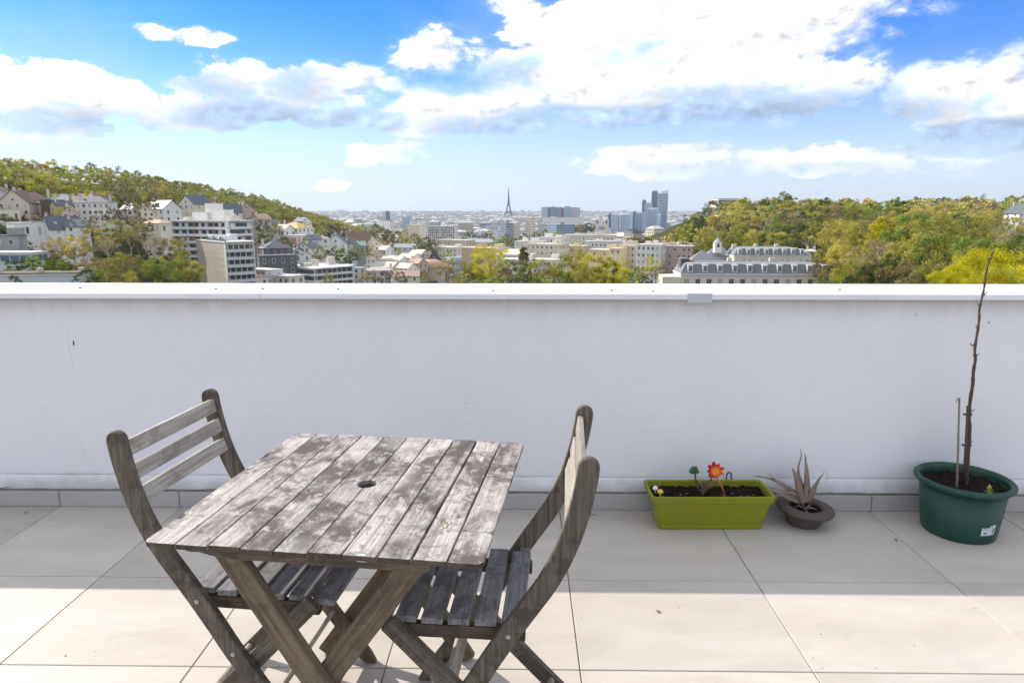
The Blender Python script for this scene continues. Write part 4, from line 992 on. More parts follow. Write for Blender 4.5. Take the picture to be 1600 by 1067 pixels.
def banded_block(label, u, vtop, Y, w, d, h, rz, fh, floors, name='apartment_building'):
    x, y = site(u, Y); zt = ztop(vtop, Y); t = thing(name, label, 'apartment block', (x, y, zt - h), R(rz)); W2, D2 = w / 2, d / 2
    m = MB(); m.box(-W2, W2, -D2 + .8, D2, -14, h); m.box(W2 - .5, W2, -D2, D2, -14, h + .3); m.build('wall', WHITE, t)
    m = MB(); m.box(-W2 - .3, W2 + .2, -D2 - .2, D2 + .2, h, h + .6); ro = m.build('roof', BANDL, t)
    rng = random.Random(3)
    for cx, cy, a, b, hh in ((W2 - 3, 0, 1.1, 1.0, 4.4), (W2 - 5.6, -1, 1.0, 1.0, 4.0), (-1.5, 1, 1.6, 1.2, 3.0), (-W2 + 4, 0, 2.2, 1.6, 1.9), (-W2 + 8.5, -1, 1.0, .8, 2.2)):
        m = MB(); m.box(cx - a, cx + a, cy - b, cy + b, h + .6, h + hh); m.box(cx - a - .2, cx + a + .2, cy - b - .2, cy + b + .2, h + hh, h + hh + .25); m.build('chimney_stack', CHIM, ro)
    for f in range(floors):
        z = h - (f + 1) * fh
        m = MB(); m.box(-W2 - .2, W2 - .5, -D2 - .1, -D2 + .1, z - .1, z + 1.0); m.box(-W2 - .2, W2 - .5, -D2 + .1, -D2 + .8, z - .1, z + .05); m.build('balcony', BANDL, t)
        m = MB(); m.box(-W2 + .3, W2 - .6, -D2 + .74, -D2 + .79, z + 1.0, z + fh - .25, 0)
        for i in range(7): xx = -W2 + 1 + i * (w - 2) / 7; m.box(xx, xx + .25, -D2 + .55, -D2 + .73, z + .2, z + fh - .2, 1)
        m.build('window_band', [PANE, FRAME], t)
        m = MB(); ML = rotM(R(-90)); m.box(-D2, D2, -W2 - .8, -W2 - .02, z - .1, z + .9, 1, ML); m.box(-D2 + 1, D2 - 1.5, -W2 - .85, -W2 - .03, z + .9, z + fh - .4, 0, ML); m.build('window_band', [PANE, BANDL], t)
banded_block('long low white apartment block with dark window bands and tall chimney stacks on its roof', 497, 417, 330, 22, 26, 26, 52, 3.1, 6)

# ---- left hillside, from the photograph's left edge to the street
house('large grey mansion with brown tiled roofs at the left edge below the wood', 12, 291, 335, 22, 12, 12, 6, 18, PALE, TILEB, 'gable', 'y', 2, 0, 3, 'mansion', 'house', 5, 3)
house('beige house with a steep brown roof beside the grey mansion', 42, 297, 328, 14, 11, 8.5, 6, 8, BEIGE, TILEB, 'gable', 'y', 1, 0, 3, ncol=4)
house('tall white three-storey house with a brown roof and tall narrow windows on its side', 66, 299, 336, 13, 13, 11, 4.5, 42, WHITE, TILEB, 'hip', 'x', 2, 0, 3, ncol=4, side=4)
house('low sunlit cream outbuilding under the mansion', 22, 327, 312, 9, 7, 6, .4, -38, CREAM, GRAVEL, 'flat', 'x', 0, 0, 1, ncol=2)
house('dark brown timber shed behind the hedge beside the white three-storey house', 93, 312, 330, 9, 8, 7.4, .4, 25, BROWNW, SLATE, 'flat', 'x', 0, 0, 1, 'shed', 'shed', 1, 1)
house('narrow yellow green walled house next to the brown shed', 106, 314, 322, 5, 8, 7.5, 2, -30, YELG, SLATE, 'gable', 'y', 1, 0, 2, ncol=1, side=1)
house('pale gabled house with a light roof uphill of the yellow green house', 100, 303, 352, 11, 9, 6, 4, -30, WHITE, GRAVEL, 'gable', 'y', 1, 0, 2)
house('long beige roofed house behind the white villa', 127, 303, 362, 18, 10, 6, 3.6, 10, BEIGE, bm('beige_tile_roof', (.46, .37, .27)), 'gable', 'x', 2, 2, 2, ncol=6)
house('small stepped brick house below the long beige roof', 118, 322, 318, 7, 7, 8, 3, 30, PINK, TILEO, 'gable', 'y', 1, 0, 3, ncol=2)
house('white villa with a glazed veranda and dark hipped roof on the left hillside', 160, 306, 340, 15, 12, 9.5, 3.4, 14, WHITE, SLATE, 'hip', 'x', 2, 0, 3, 'villa', 'house', 6, 3)
house('cream gabled wing standing against the white villa', 141, 307, 344, 8, 11, 8.0, 3.4, -34, CREAM, bm('cream_roof', (.60, .50, .36)), 'gable', 'y', 1, 0, 2, ncol=2)
house('low white flat-roofed house with a sloping end among hedges', 42, 347, 288, 12, 9, 6.2, .5, -40, WHITE, BANDL, 'flat', 'x', 0, 0, 1, ncol=1, side=1)
house('white flat-roofed wing with three dark windows beside the sloping-end house', 74, 346, 290, 13, 8, 7.2, .4, 14, WHITE, ZINC, 'flat', 'x', 0, 0, 1, ncol=3, side=1)
house('white gabled house with a steep dark slate roof and a round gable window', 103, 338, 292, 8.5, 13, 5.5, 5.2, -36, WHITE, SLATE, 'gable', 'y', 1, 0, 2, ncol=1)
house('small white dormer house joined to the steep slate roof', 127, 343, 294, 8, 8, 6, 2.8, 24, WHITE, SLATE, 'gable', 'x', 1, 0, 2, ncol=2)
block('grey concrete block with a dark flat roof at the left edge', 8, 369, 240, 12, 9, 8, 20, GREYC, DARKW, 2, 3, 2, boxes=1, name='garage_building')
block('long low flat building with white roof edge and pale window strip, far left', 22, 395, 228, 17, 9, 4.2, 3, PALE, BANDL, 1, 6, 2, boxes=0, strip=True, glass=PANEB, name='low_building')
block('long low grey building with a mossy roof just above the parapet on the left', 62, 427, 205, 25, 9, 6, 9, PALE, MOSSR, 1, 9, 2, 1.6, 1.5, boxes=0, name='low_building', chim=3)
house('pale house with a swooping dark roof left of the apartment block', 262, 313, 372, 16, 11, 7.5, 4.5, -28, WHITE, SLATE, 'gable', 'x', 1, 1, 2, ncol=4)
house('gabled pale house with slate roof above the white apartment block', 312, 305, 392, 13, 12, 7, 5.0, -26, CREAM, SLATE, 'gable', 'y', 2, 0, 2, ncol=3)
house('small house with chimneys and red pots right of the slate gabled house', 333, 311, 402, 9, 9, 6, 3.4, 20, BEIGE, TILEB, 'gable', 'x', 2, 0, 2)
house('low cream house under the trees left of the apartment block', 252, 343, 330, 14, 9, 5, 1.8, -25, CREAM, TILEO, 'hip', 'x', 0, 0, 1, ncol=4)
house('dark roofed house with a white dormer behind the apartment block', 361, 318, 398, 15, 11, 6, 5, 25, WHITE, SLATE, 'gable', 'x', 2, 2, 2)
house('brown brick house with a tall side wall behind the apartment block', 387, 317, 408, 10, 11, 8, 4.0, 35, PINK, TILEB, 'gable', 'y', 2, 0, 2)
house('small orange roofed house right of the apartment block', 411, 334, 400, 9, 8, 6, 3, -30, PINK, TILEO, 'gable', 'y', 1, 0, 2)
house('pale lilac house with a low roof right of the orange roofed house', 424, 344, 405, 9, 8, 6.5, 2.4, 24, PALE, SLATE, 'gable', 'x', 1, 0, 2)
house('white villa with an ochre hipped roof and large chimney on the slope', 464, 347, 420, 17, 14, 9.5, 3.6, -24, WHITE, YTILE, 'hip', 'x', 2, 0, 3, 'villa', 'house', 5, 4)
house('white annex with arched windows in front of the ochre roofed villa', 446, 351, 412, 12, 9, 7, 3.4, -34, WHITE, bm('pale_roof', (.58, .52, .45)), 'gable', 'x', 1, 1, 2, ncol=4)
house('cream terrace house below the ochre roofed villa', 467, 367, 395, 12, 9, 8.5, .5, -20, CREAM, GRAVEL, 'flat', 'x', 0, 0, 2, ncol=4)
house('narrow pale house with shutters right of the cream terrace house', 492, 367, 392, 7.5, 8, 9, 2.4, 16, PALE, SLATE, 'gable', 'x', 1, 0, 3, ncol=2)
house('white house with a small tiled roof beside the chalet', 505, 368, 398, 8, 8, 8.5, 2, 14, WHITE, TILEO, 'hip', 'x', 1, 0, 3, ncol=2)
house('blue-white chalet with a broad slate gable facing the terrace', 527, 366, 405, 13, 12, 7, 5.2, 10, WHITE, SLATE, 'gable', 'y', 1, 0, 2, 'chalet', 'house', 3)
house('slate roofed wing with an arched window right of the chalet', 543, 373, 408, 9, 9, 7.5, 2.8, 30, PALE, SLATE, 'gable', 'x', 0, 1, 2)
house('brown roofed house with tall end chimneys right of the chalet', 563, 362, 430, 13, 10, 7, 4.5, 14, BEIGE, TILEB, 'gable', 'x', 2, 0, 2)
house('low green-grey shed roof beside the brown roofed house', 557, 378, 412, 11, 8, 5, 2, 12, GREYC, bm('verdigris_roof', (.20, .30, .28)), 'gable', 'x', 0, 0, 1, 'shed', 'shed')
house('house with walls darkened for deep shade right of the apartment block', 431, 377, 345, 14, 12, 12, 3.4, 34, DARKW, SLATE, 'hip', 'x', 1, 0, 3, ncol=4)  # near-black wall colour stands in for the shade on this house
house('house with grey walls darkened for shade, below the darker one', 432, 398, 322, 17, 11, 9, .5, 28, bm('shade_grey_render', (.13, .135, .15)), DARKW, 'flat', 'x', 0, 0, 2, ncol=4)  # shade is put into the wall colour here too
house('pale blue-white house front behind the rooftop chimneys', 465, 388, 352, 13, 9, 8, 3.2, 22, PALE, SLATE, 'gable', 'y', 1, 0, 2, ncol=3)
house('cream cottage cluster with orange awnings at the foot of the apartment tower', 388, 427, 268, 12, 8, 6, 1.2, -30, CREAM, TILEO, 'hip', 'x', 1, 0, 1, 'cottage')
house('low pale annex roof at the foot of the apartment tower', 410, 420, 292, 15, 9, 6, .5, -34, PALE, GRAVEL, 'flat', 'x', 0, 0, 2, ncol=5)
house('cream low wing in front of the chimneyed apartment block', 440, 428, 290, 16, 9, 7, .8, -26, CREAM, GRAVEL, 'flat', 'x', 1, 0, 2, ncol=5)
block('plain blue-grey apartment block right of the long white block', 552, 419, 345, 10, 9, 12, 28, PALE, ZINC, 4, 3, 3, name='apartment_building', boxes=1)
house('grey house with white window frames above the parapet left of the street', 590, 417, 352, 15, 10, 8, 1.6, 12, PALE, bm('pinkish_roof', (.50, .42, .38)), 'hip', 'x', 2, 0, 2, ncol=4)
for i, (u, v, Y, w, d, rz, wl, rf, lab) in enumerate(((582, 391, 455, 12, 9, -32, PINK, bm('rosy_roof', (.52, .38, .31)), 'small rosy roofed house perched among the trees above the street'),
    (601, 384, 470, 10, 9, -30, WHITE, GRAVEL, 'white gable end in sunlight below the shaded trees'), (616, 400, 430, 17, 9, -34, WHITE, bm('light_roof', (.62, .55, .47)), 'long white house with a pale roof in the sunny cluster'),
    (640, 396, 455, 13, 10, -35, WHITE, bm('light_roof', (.62, .55, .47)), 'white house with a light roof in the middle of the sunny cluster'), (604, 409, 405, 15, 9, -28, CREAM, bm('light_roof', (.62, .55, .47)), 'cream house with a light roof at the lower left of the sunny cluster'),
    (632, 411, 400, 13, 9, -34, WHITE, bm('light_roof', (.62, .55, .47)), 'white house with two chimneys low in the sunny cluster'), (652, 404, 430, 10, 8, -38, PINK, TILEO, 'pinkish house beside the black street lamp'),
    (630, 381, 520, 20, 9, -4, PALE, ZINC, 'long low villa with a zinc roof under the wooded slope'), (626, 423, 372, 20, 9, 6, CREAM, TILEO, 'cream house with dry bushes in front, just above the parapet'))):
    house(lab, u, v, Y, w, d, 7, 2.6, rz, wl, rf, 'gable', 'x', 1 + (i == 5), 0, 2, ncol=4)
for i, (u, v, Y, w, d, rz, wl, rf, lab) in enumerate(((476, 340, 520, 10, 9, -28, WHITE, SLATE, 'small white house high on the wooded slope above the ochre roofed villa'), (431, 360, 410, 9, 8, -25, WHITE, TILEO, 'small sunlit cottage in the trees below the pale lilac house'),
    (448, 372, 385, 9, 8, 22, CREAM, TILEB, 'cream cottage with a brown roof under the white arched annex'), (483, 379, 378, 10, 8, -30, WHITE, SLATE, 'white house with a slate roof just left of the chalet terrace'), (517, 356, 470, 11, 8, 12, PALE, TILEB, 'pale house half hidden by dark trees above the chalet'),
    (545, 357, 480, 9, 8, -22, WHITE, TILEB, 'little white house with a brown roof above the long chimneys'), (578, 371, 455, 9, 8, -34, CREAM, SLATE, 'cream house with slate roof at the right end of the hillside row'), (590, 375, 480, 8, 7, 15, WHITE, TILEO, 'tiny white house with a warm roof before the wooded spur'),
    (214, 318, 350, 9, 7, -25, WHITE, GRAVEL, 'white garden house among the tan trees right of the villa'), (236, 322, 345, 8, 7, 20, CREAM, TILEO, 'cream garden house under the trees left of the swooping roof'), (296, 318, 400, 9, 8, -30, WHITE, SLATE, 'white gable squeezed between the two pale slate houses'),
    (569, 398, 420, 11, 8, -30, WHITE, bm('light_roof', (.62, .55, .47)), 'white cottage with a light roof left of the sunny cluster'), (655, 390, 480, 11, 9, -30, CREAM, bm('light_roof', (.62, .55, .47)), 'cream house with a light roof behind the street lamp'))):
    house(lab, u, v, Y, w, d, 6, 2.8, rz, wl, rf, 'gable', 'xy'[i % 2], 1, 0, 2, ncol=3, seed=i)
house('black slate church-like gable rising above the sandy round roof', 679, 388, 470, 9, 13, 8, 8.0, 5, DARKW, SLATE, 'gable', 'y', 0, 0, 2, 'chapel', 'chapel', 2)
# sandy round roofed hall
xx, yy = site(673, 440); t = thing('round_hall', 'low hall with a sandy domed roof below the black gable', 'hall', (xx, yy, ztop(405, 440) - 11))
m = MB(); m.lathe([(9.5, -8), (9.5, 6)], 28, sy=.7); m.build('wall', PINK, t)
m = MB(); m.lathe([(10.2, 5.9), (9.6, 7.4), (7.6, 9.3), (4.4, 10.6), (0, 11)], 28, sy=.7); m.build('roof', bm('sandy_roof', (.50, .33, .19)), t, smooth=True)

# ---- the street with its shaded house row, cars and a lamp
def street():
    pts = [(648, 452, 390), (664, 440, 430), (684, 430, 480), (704, 421, 560), (716, 413, 650), (722, 405, 760)]
    P3 = []
    for u, v, Y in pts: x, _ = site(u, Y); P3.append(Vector((x, Y, gz(x, Y) + .4)))
    m = MB(); vs = []
    for i, p in enumerate(P3):
        d = (P3[min(i + 1, 5)] - P3[max(i - 1, 0)]).normalized(); n = Vector((d.y, -d.x, 0)).normalized(); z = ztop(pts[i][1], p.y)
        vs += [(p.x - n.x * 7, p.y - n.y * 7, z), (p.x + n.x * 7, p.y + n.y * 7, z), (p.x + n.x * 7, p.y, z - 30), (p.x - n.x * 7, p.y, z - 30)]
    m.add(vs, [(4 * i + a, 4 * i + 4 + a, 4 * i + 4 + (a + 1) % 4, 4 * i + (a + 1) % 4) for i in range(5) for a in range(4)])
    m.build('street', plain('asphalt', (.055, .055, .058), .9, .25, .3), kind='structure')
    cols = [(.7, .7, .7), (.03, .03, .035), (.25, .26, .28), (.55, .55, .56), (.02, .03, .06), (.35, .03, .03), (.62, .62, .6), (.1, .11, .12), (.7, .7, .72), (.3, .31, .33)]
    nm = ['white', 'black', 'dark grey', 'silver', 'navy', 'red', 'off-white', 'charcoal', 'bright white', 'mid grey']
    for i in range(10):
        f = .35 + i * .42; k = int(f); q = f - k; a, b = P3[k], P3[k + 1]; d = (b - a).normalized(); n = Vector((d.y, -d.x, 0)).normalized()
        u, v, Y = [pts[k][j] + (pts[k + 1][j] - pts[k][j]) * q for j in range(3)]
        p = a + (b - a) * q + n * (4.9 if i % 2 else -4.9); z = ztop(v, p.y) + .02
        t = thing('parked_car', f'{nm[i]} car parked along the street in the valley', 'car', (p.x, p.y, z), math.atan2(d.y, d.x) - math.pi / 2, 'cars parked along the street')
        m = MB(); prof = [(-2.1, .35), (-2.15, .75), (-1.3, .95), (-.75, 1.42), (.9, 1.45), (1.6, 1.0), (2.1, .9), (2.15, .4)]
        m.add([(s * (.85 if zz < 1.2 else .68), yv, zz) for s in (-1, 1) for yv, zz in prof], [tuple(range(8)), tuple(range(15, 7, -1))] + [(j, 8 + j, 8 + (j + 1) % 8, (j + 1) % 8) for j in range(8)])
        m.build('body', plain(f'car_paint_{i}', cols[i], .3, .03), t)
        m = MB(); m.box(-.72, .72, -.95, 1.15, 1.0, 1.34); m.box(-.78, .78, -.6, .8, 1.0, 1.33); m.build('window', PANE, t)
        for sx in (-.8, .8):
            for sy in (-1.3, 1.3): m = MB(); m.lathe([(0, -.1), (.33, -.1), (.33, .1), (0, .1)], 10, M=Matrix.Translation((sx, sy, .33)) @ Matrix.Rotation(R(90), 4, 'Y')); m.build('wheel', plain('tyre', (.02, .02, .02), .9), t)
    for i, (u, v, Y, w, h, lab) in enumerate(((724, 388, 600, 30, 30, 'grey shaded apartment row with a flat roof along the right of the street'), (711, 402, 520, 20, 24, 'second grey shaded house along the street, lower than the row behind'), (697, 416, 455, 17, 20, 'third shaded house of the street row, nearest the parapet'))):
        block(lab, u, v, Y, w, 12, h, 64, GREYC if i else PALE, ZINC, 6, 8, 4, kind='mansard', boxes=0, hr=2.4)
    x, _ = site(658, 400); z = ztop(416, 400); t = thing('street_lamp', 'black street lamp post standing in the sunny house cluster left of the street', 'street lamp', (x, 400, z - 4))
    m = MB(); m.tube([(0, 0, -6), (0, 0, 3), (0, 0, 10)], [.16, .12, .09], 8); m.build('post', DARKW, t); m = MB(); m.box(-.5, .5, -.2, .2, 10, 10.25); m.build('lamp_head', DARKW, t)
    x, _ = site(611, 250); z = ztop(443, 250); t = thing('garden_lantern', 'small white lantern top just above the parapet left of the street', 'lantern', (x, 250, z))
    m = MB(); m.tube([(0, 0, -8), (0, 0, .2)], .1, 8); m.build('post', FRAME, t); m = MB(); m.lathe([(0, 0), (.35, .1), (.5, .9), (.3, 1.3), (.1, 1.6), (.08, 2.4), (0, 2.4)], 12); m.build('lantern_head', FRAME, t)
street()

# ---- centre of the valley
block('cream box-like block at the edge of the wood left of the gridded office', 652, 352, 900, 19, 16, 22, -24, CREAM, GRAVEL, 6, 4, 1, edges=(0, 0, 1))
block('office building with a close grid of windows behind the trees', 692, 354, 860, 36, 16, 19, -6, WHITE, GRAVEL, 6, 14, 4, 1.6, 2.2, name='office_building', seed=4)
block('long beige hall with a flat roof in front of the gridded office', 712, 375, 640, 34, 16, 10, -30, BEIGE, GRAVEL, 2, 8, 3)
block('long grey roofed hall right of the beige hall', 748, 373, 650, 36, 16, 9, -6, BEIGE, ZINC, 2, 9, 3, kind='hip', hr=3)
block('white stepped building with a corner block above the street', 706, 386, 560, 24, 16, 18, -32, CREAM, GRAVEL, 4, 6, 4, boxes=3)
block('orange-brown brick building with a pale flat roof behind the yellow tree', 752, 387, 470, 22, 16, 22, -30, ORANGE, GRAVEL, 4, 4, 1, edges=(0, 1, 1))
block('small yellow fronted building right of the orange-brown building', 783, 388, 462, 9, 12, 20, -34, OCHRE, GRAVEL, 4, 2, 2)
block('long white building with a row of square top-floor windows behind the fir tree', 842, 405, 385, 40, 14, 16, -8, WHITE, bm('light_terrace_roof', (.62, .56, .47)), 4, 14, 4, 1.1, 1.3, boxes=2)
block('pale hipped roof building behind the long white building, on its left', 806, 389, 430, 22, 14, 12, -22, CREAM, bm('light_terrace_roof', (.62, .56, .47)), 3, 6, 4, kind='hip', hr=3.2, chim=2)
block('cream five-storey building with a flat roof in the middle of the valley', 855, 381, 470, 26, 16, 24, -28, CREAM, GRAVEL, 6, 7, 4, boxes=3)
block('yellow walled building right of the cream five-storey building', 900, 384, 480, 17, 14, 20, -28, OCHRE, GRAVEL, 4, 5, 3)
block('ochre end wall building behind the big yellow-green tree', 944, 390, 440, 16, 14, 18, -34, OCHRE, GRAVEL, 4, 2, 1, edges=(1, 0, 1))
block('tall narrow ochre building with a dark right side, in the centre right', 968, 388, 425, 8, 11, 24, -38, OCHRE, GRAVEL, 6, 2, 1, edges=(1, 0, 0))
block('beige apartment block beside the tall narrow ochre building', 990, 384, 430, 15, 13, 22, -30, BEIGE, GRAVEL, 6, 4, 3)
block('white apartment block with scattered square windows in the centre right', 1017, 382, 412, 15, 13, 24, -26, WHITE, bm('light_terrace_roof', (.62, .56, .47)), 6, 5, 3)
block('pinkish apartment block with balconies right of the white apartment block', 1056, 384, 420, 21, 13, 20, -20, PINK, GRAVEL, 5, 7, 3, boxes=3)
block('long cream roofed hall behind the central apartment blocks', 922, 367, 620, 46, 18, 10, -10, CREAM, bm('light_terrace_roof', (.62, .56, .47)), 2, 12, 4)
block('low white building with a flat roof in front of the long cream hall', 945, 377, 560, 32, 12, 10, -8, WHITE, GRAVEL, 2, 9, 3)
block('low cream building at the foot of the right hill behind the pinkish block', 1046, 381, 480, 34, 12, 9, -6, CREAM, GRAVEL, 2, 10, 3)
block('row of white low buildings left of the cream hall', 866, 371, 560, 24, 12, 9, -28, WHITE, GRAVEL, 2, 7, 3, boxes=3)
block('white low building under the green tree row', 830, 377, 540, 24, 12, 9, -24, WHITE, GRAVEL, 2, 6, 3, boxes=3)
block('office tower with a white edge and a blue-grey gridded front in mid valley', 791, 349, 820, 12, 14, 24, 40, BLUEG, GRAVEL, 8, 6, 5, 1.3, 1.6, name='office_tower', boxes=1)
block('beige tower joined to the right of the blue-grey office tower', 805, 350, 850, 6, 12, 21, -36, BEIGE, GRAVEL, 7, 2, 2, name='office_tower', boxes=0)
block('slim cream tower standing alone right of the blue-grey office tower', 828, 341, 860, 9, 11, 25, -34, CREAM, GRAVEL, 8, 3, 3, name='office_tower', boxes=1)
block('blue cladded office block with white bands behind the green tree', 878, 351, 800, 26, 14, 14, 30, BLUEG, ZINC, 5, 8, 4, strip=True, name='office_building', glass=PANEB)
block('small pale cube office left of the blue cladded block', 849, 351, 830, 12, 12, 13, -20, PALE, ZINC, 4, 4, 3, name='office_building')
block('long white stadium-like building with a flat roof line beyond the towers', 880, 340, 1500, 90, 30, 12, -6, WHITE, ZINC, 2, 16, 4, name='exhibition_hall')
block('white low institute with a portico in front of the glass towers', 1012, 366, 760, 30, 16, 12, -8, WHITE, GRAVEL, 3, 9, 4, name='office_building')
block('dark topped building rising behind the trees of the right hill', 1128, 311, 760, 24, 18, 26, 8, WHITE, DARKW, 3, 6, 4, strip=True, name='office_building', boxes=0)
# twin-towered white church
xx, yy = site(940, 900); t = thing('church', 'white church with twin square towers in front of the glass office towers', 'church', (xx, yy, ztop(338, 900) - 30), R(-12))
m = MB(); m.box(-10, 10, -5, 20, -14, 13); m.build('wall', WHITE, t)
for s in (-1, 1):
    m = MB(); m.box(s * 6 - 2.4, s * 6 + 2.4, -6, -1.2, -14, 26); m.box(s * 6 - 2.8, s * 6 + 2.8, -6.4, -.8, 19, 19.8); m.add([(s * 6 - 2.4, -6, 26), (s * 6 + 2.4, -6, 26), (s * 6 + 2.4, -1.2, 26), (s * 6 - 2.4, -1.2, 26), (s * 6, -3.6, 30)], [(0, 1, 4), (1, 2, 4), (2, 3, 4), (3, 0, 4)]); tw = m.build('tower', CREAM, t)
    m = MB(); m.box(s * 6 - .9, s * 6 + .9, -6.1, -5.9, 20.5, 24.5); m.build('opening', PANE, tw)
m = MB(); m.add([(-10.5, -5.4, 12.8), (10.5, -5.4, 12.8), (0, -5.4, 18), (-10.5, 20.4, 12.8), (10.5, 20.4, 12.8), (0, 20.4, 18)], [(0, 1, 2), (0, 2, 5, 3), (1, 4, 5, 2), (3, 5, 4)]); m.build('roof', ZINC, t)

# ---- glass towers and far slabs
def tower(label, u0, u1, vtop, Y, d, rz, wall, glass, fl, cols=None, name='office_tower', crown=0, group=None):
    w = (u1 - u0) / F * Y * .82; x, y = site((u0 + u1) / 2, Y); zt = ztop(vtop, Y); h = zt + 66
    t = thing(name, label, 'tower', (x, y, -66), R(rz), group); W2, D2 = w / 2, d / 2
    m = MB(); m.box(-W2, W2, -D2, D2, 0, h); m.build('glass_wall', glass, t)
    m = MB(); fh = h / fl
    for f in range(fl + 1): m.box(-W2 - .25, W2 + .25, -D2 - .25, D2 + .25, f * fh - .5, f * fh + .5)
    for M, ww, dd in ((None, w, D2), (rotM(R(-90)), d, W2), (rotM(R(90)), d, W2)):
        n = max(2, int(ww / 5))
        for i in range(n + 1): xx = -ww / 2 + ww * i / n; m.box(xx - .35, xx + .35, -dd - .4, -dd + .1, 0, h, 0, M)
    m.build('facade_grid', wall, t, kind='stuff')
    m = MB(); m.box(-W2 * .7, W2 * .7, -D2 * .6, D2 * .6, h, h + 4); m.build('roof_housing', wall, t)
    if crown:
        m = MB(); m.box(W2 - 1.2, W2, -D2, D2, h, h + crown); m.box(-W2 * .2, W2, -D2 - .1, -D2 + .4, h, h + crown * .6); m.build('crown_screen', wall, t)
GLB = plain('blue_curtain_glass', (.13, .21, .29), .12, .25, .02, spec=.8); GLD = plain('dark_curtain_glass', (.05, .10, .155), .12, .25, .02, spec=.8); GLL = plain('pale_curtain_glass', (.28, .38, .48), .2, .2, .02, spec=.7)
MET = bm('pale_mullions', (.62, .66, .70)); METB = bm('blue_mullions', (.24, .34, .45))
tower('tallest glass tower with a raised corner screen at its top', 1024, 1041, 303, 2300, 34, -14, MET, GLB, 26, crown=14)
tower('slim dark blue glass tower just left of the tallest one', 1014, 1025, 300, 2340, 26, -10, METB, GLD, 26)
tower('narrow dark tower stepping down to the left of the tall pair', 1000, 1007, 314, 2320, 22, -10, METB, GLD, 20)
tower('pale stepped tower in front of the narrow dark tower', 1006, 1015, 318, 2200, 24, -30, MET, GLL, 18)
tower('broad white gridded tower below the tallest glass tower', 1009, 1027, 327, 2050, 28, -24, MET, GLL, 16)
tower('dark blue block at the foot of the tallest glass tower', 1026, 1036, 336, 2000, 24, 12, METB, GLB, 12)
tower('glass block with white floor lines left of the white gridded tower', 992, 1004, 333, 2000, 26, -24, MET, GLB, 12)
tower('blue glass block second from the left of the tower group', 984, 992, 332, 2050, 22, 10, METB, GLB, 12)
tower('pale square glass block left of the blue glass block', 969, 982, 336, 1950, 26, -26, MET, GLL, 11)
tower('white and glass block left of the pale square block', 954, 966, 336, 1950, 24, -20, MET, GLL, 11)
tower('dark sloping glass block at the left end of the tower group', 946, 955, 336, 2000, 22, 10, METB, GLD, 11)
for i, (a, b, v, wl, gl, lab) in enumerate(((846, 857, 324, PALE, GLL, 'pale slab at the left end of the far row of slabs'), (857, 868, 324, METB, GLD, 'blue-grey slab, second in the far row of slabs'), (868, 878, 325, bm('rose_cladding', (.52, .32, .30)), GLD, 'rose coloured slab in the middle of the far row of slabs'), (878, 890, 323, MET, GLB, 'white striped slab, fourth in the far row of slabs'), (890, 905, 325, PINK, GLL, 'wide beige slab at the right end of the far row of slabs'))):
    tower(lab, a, b, v, 3700, 40, (-20, 12)[i % 2], wl, gl, 14, name='housing_slab')
tower('dark slab standing alone on the far skyline left of the tower group', 604, 612, 331, 3000, 30, 10, METB, GLD, 9, name='housing_slab')
tower('pale tower on the left of the far city above the oak', 632, 640, 339, 1700, 16, -30, MET, GLL, 10, name='housing_slab')

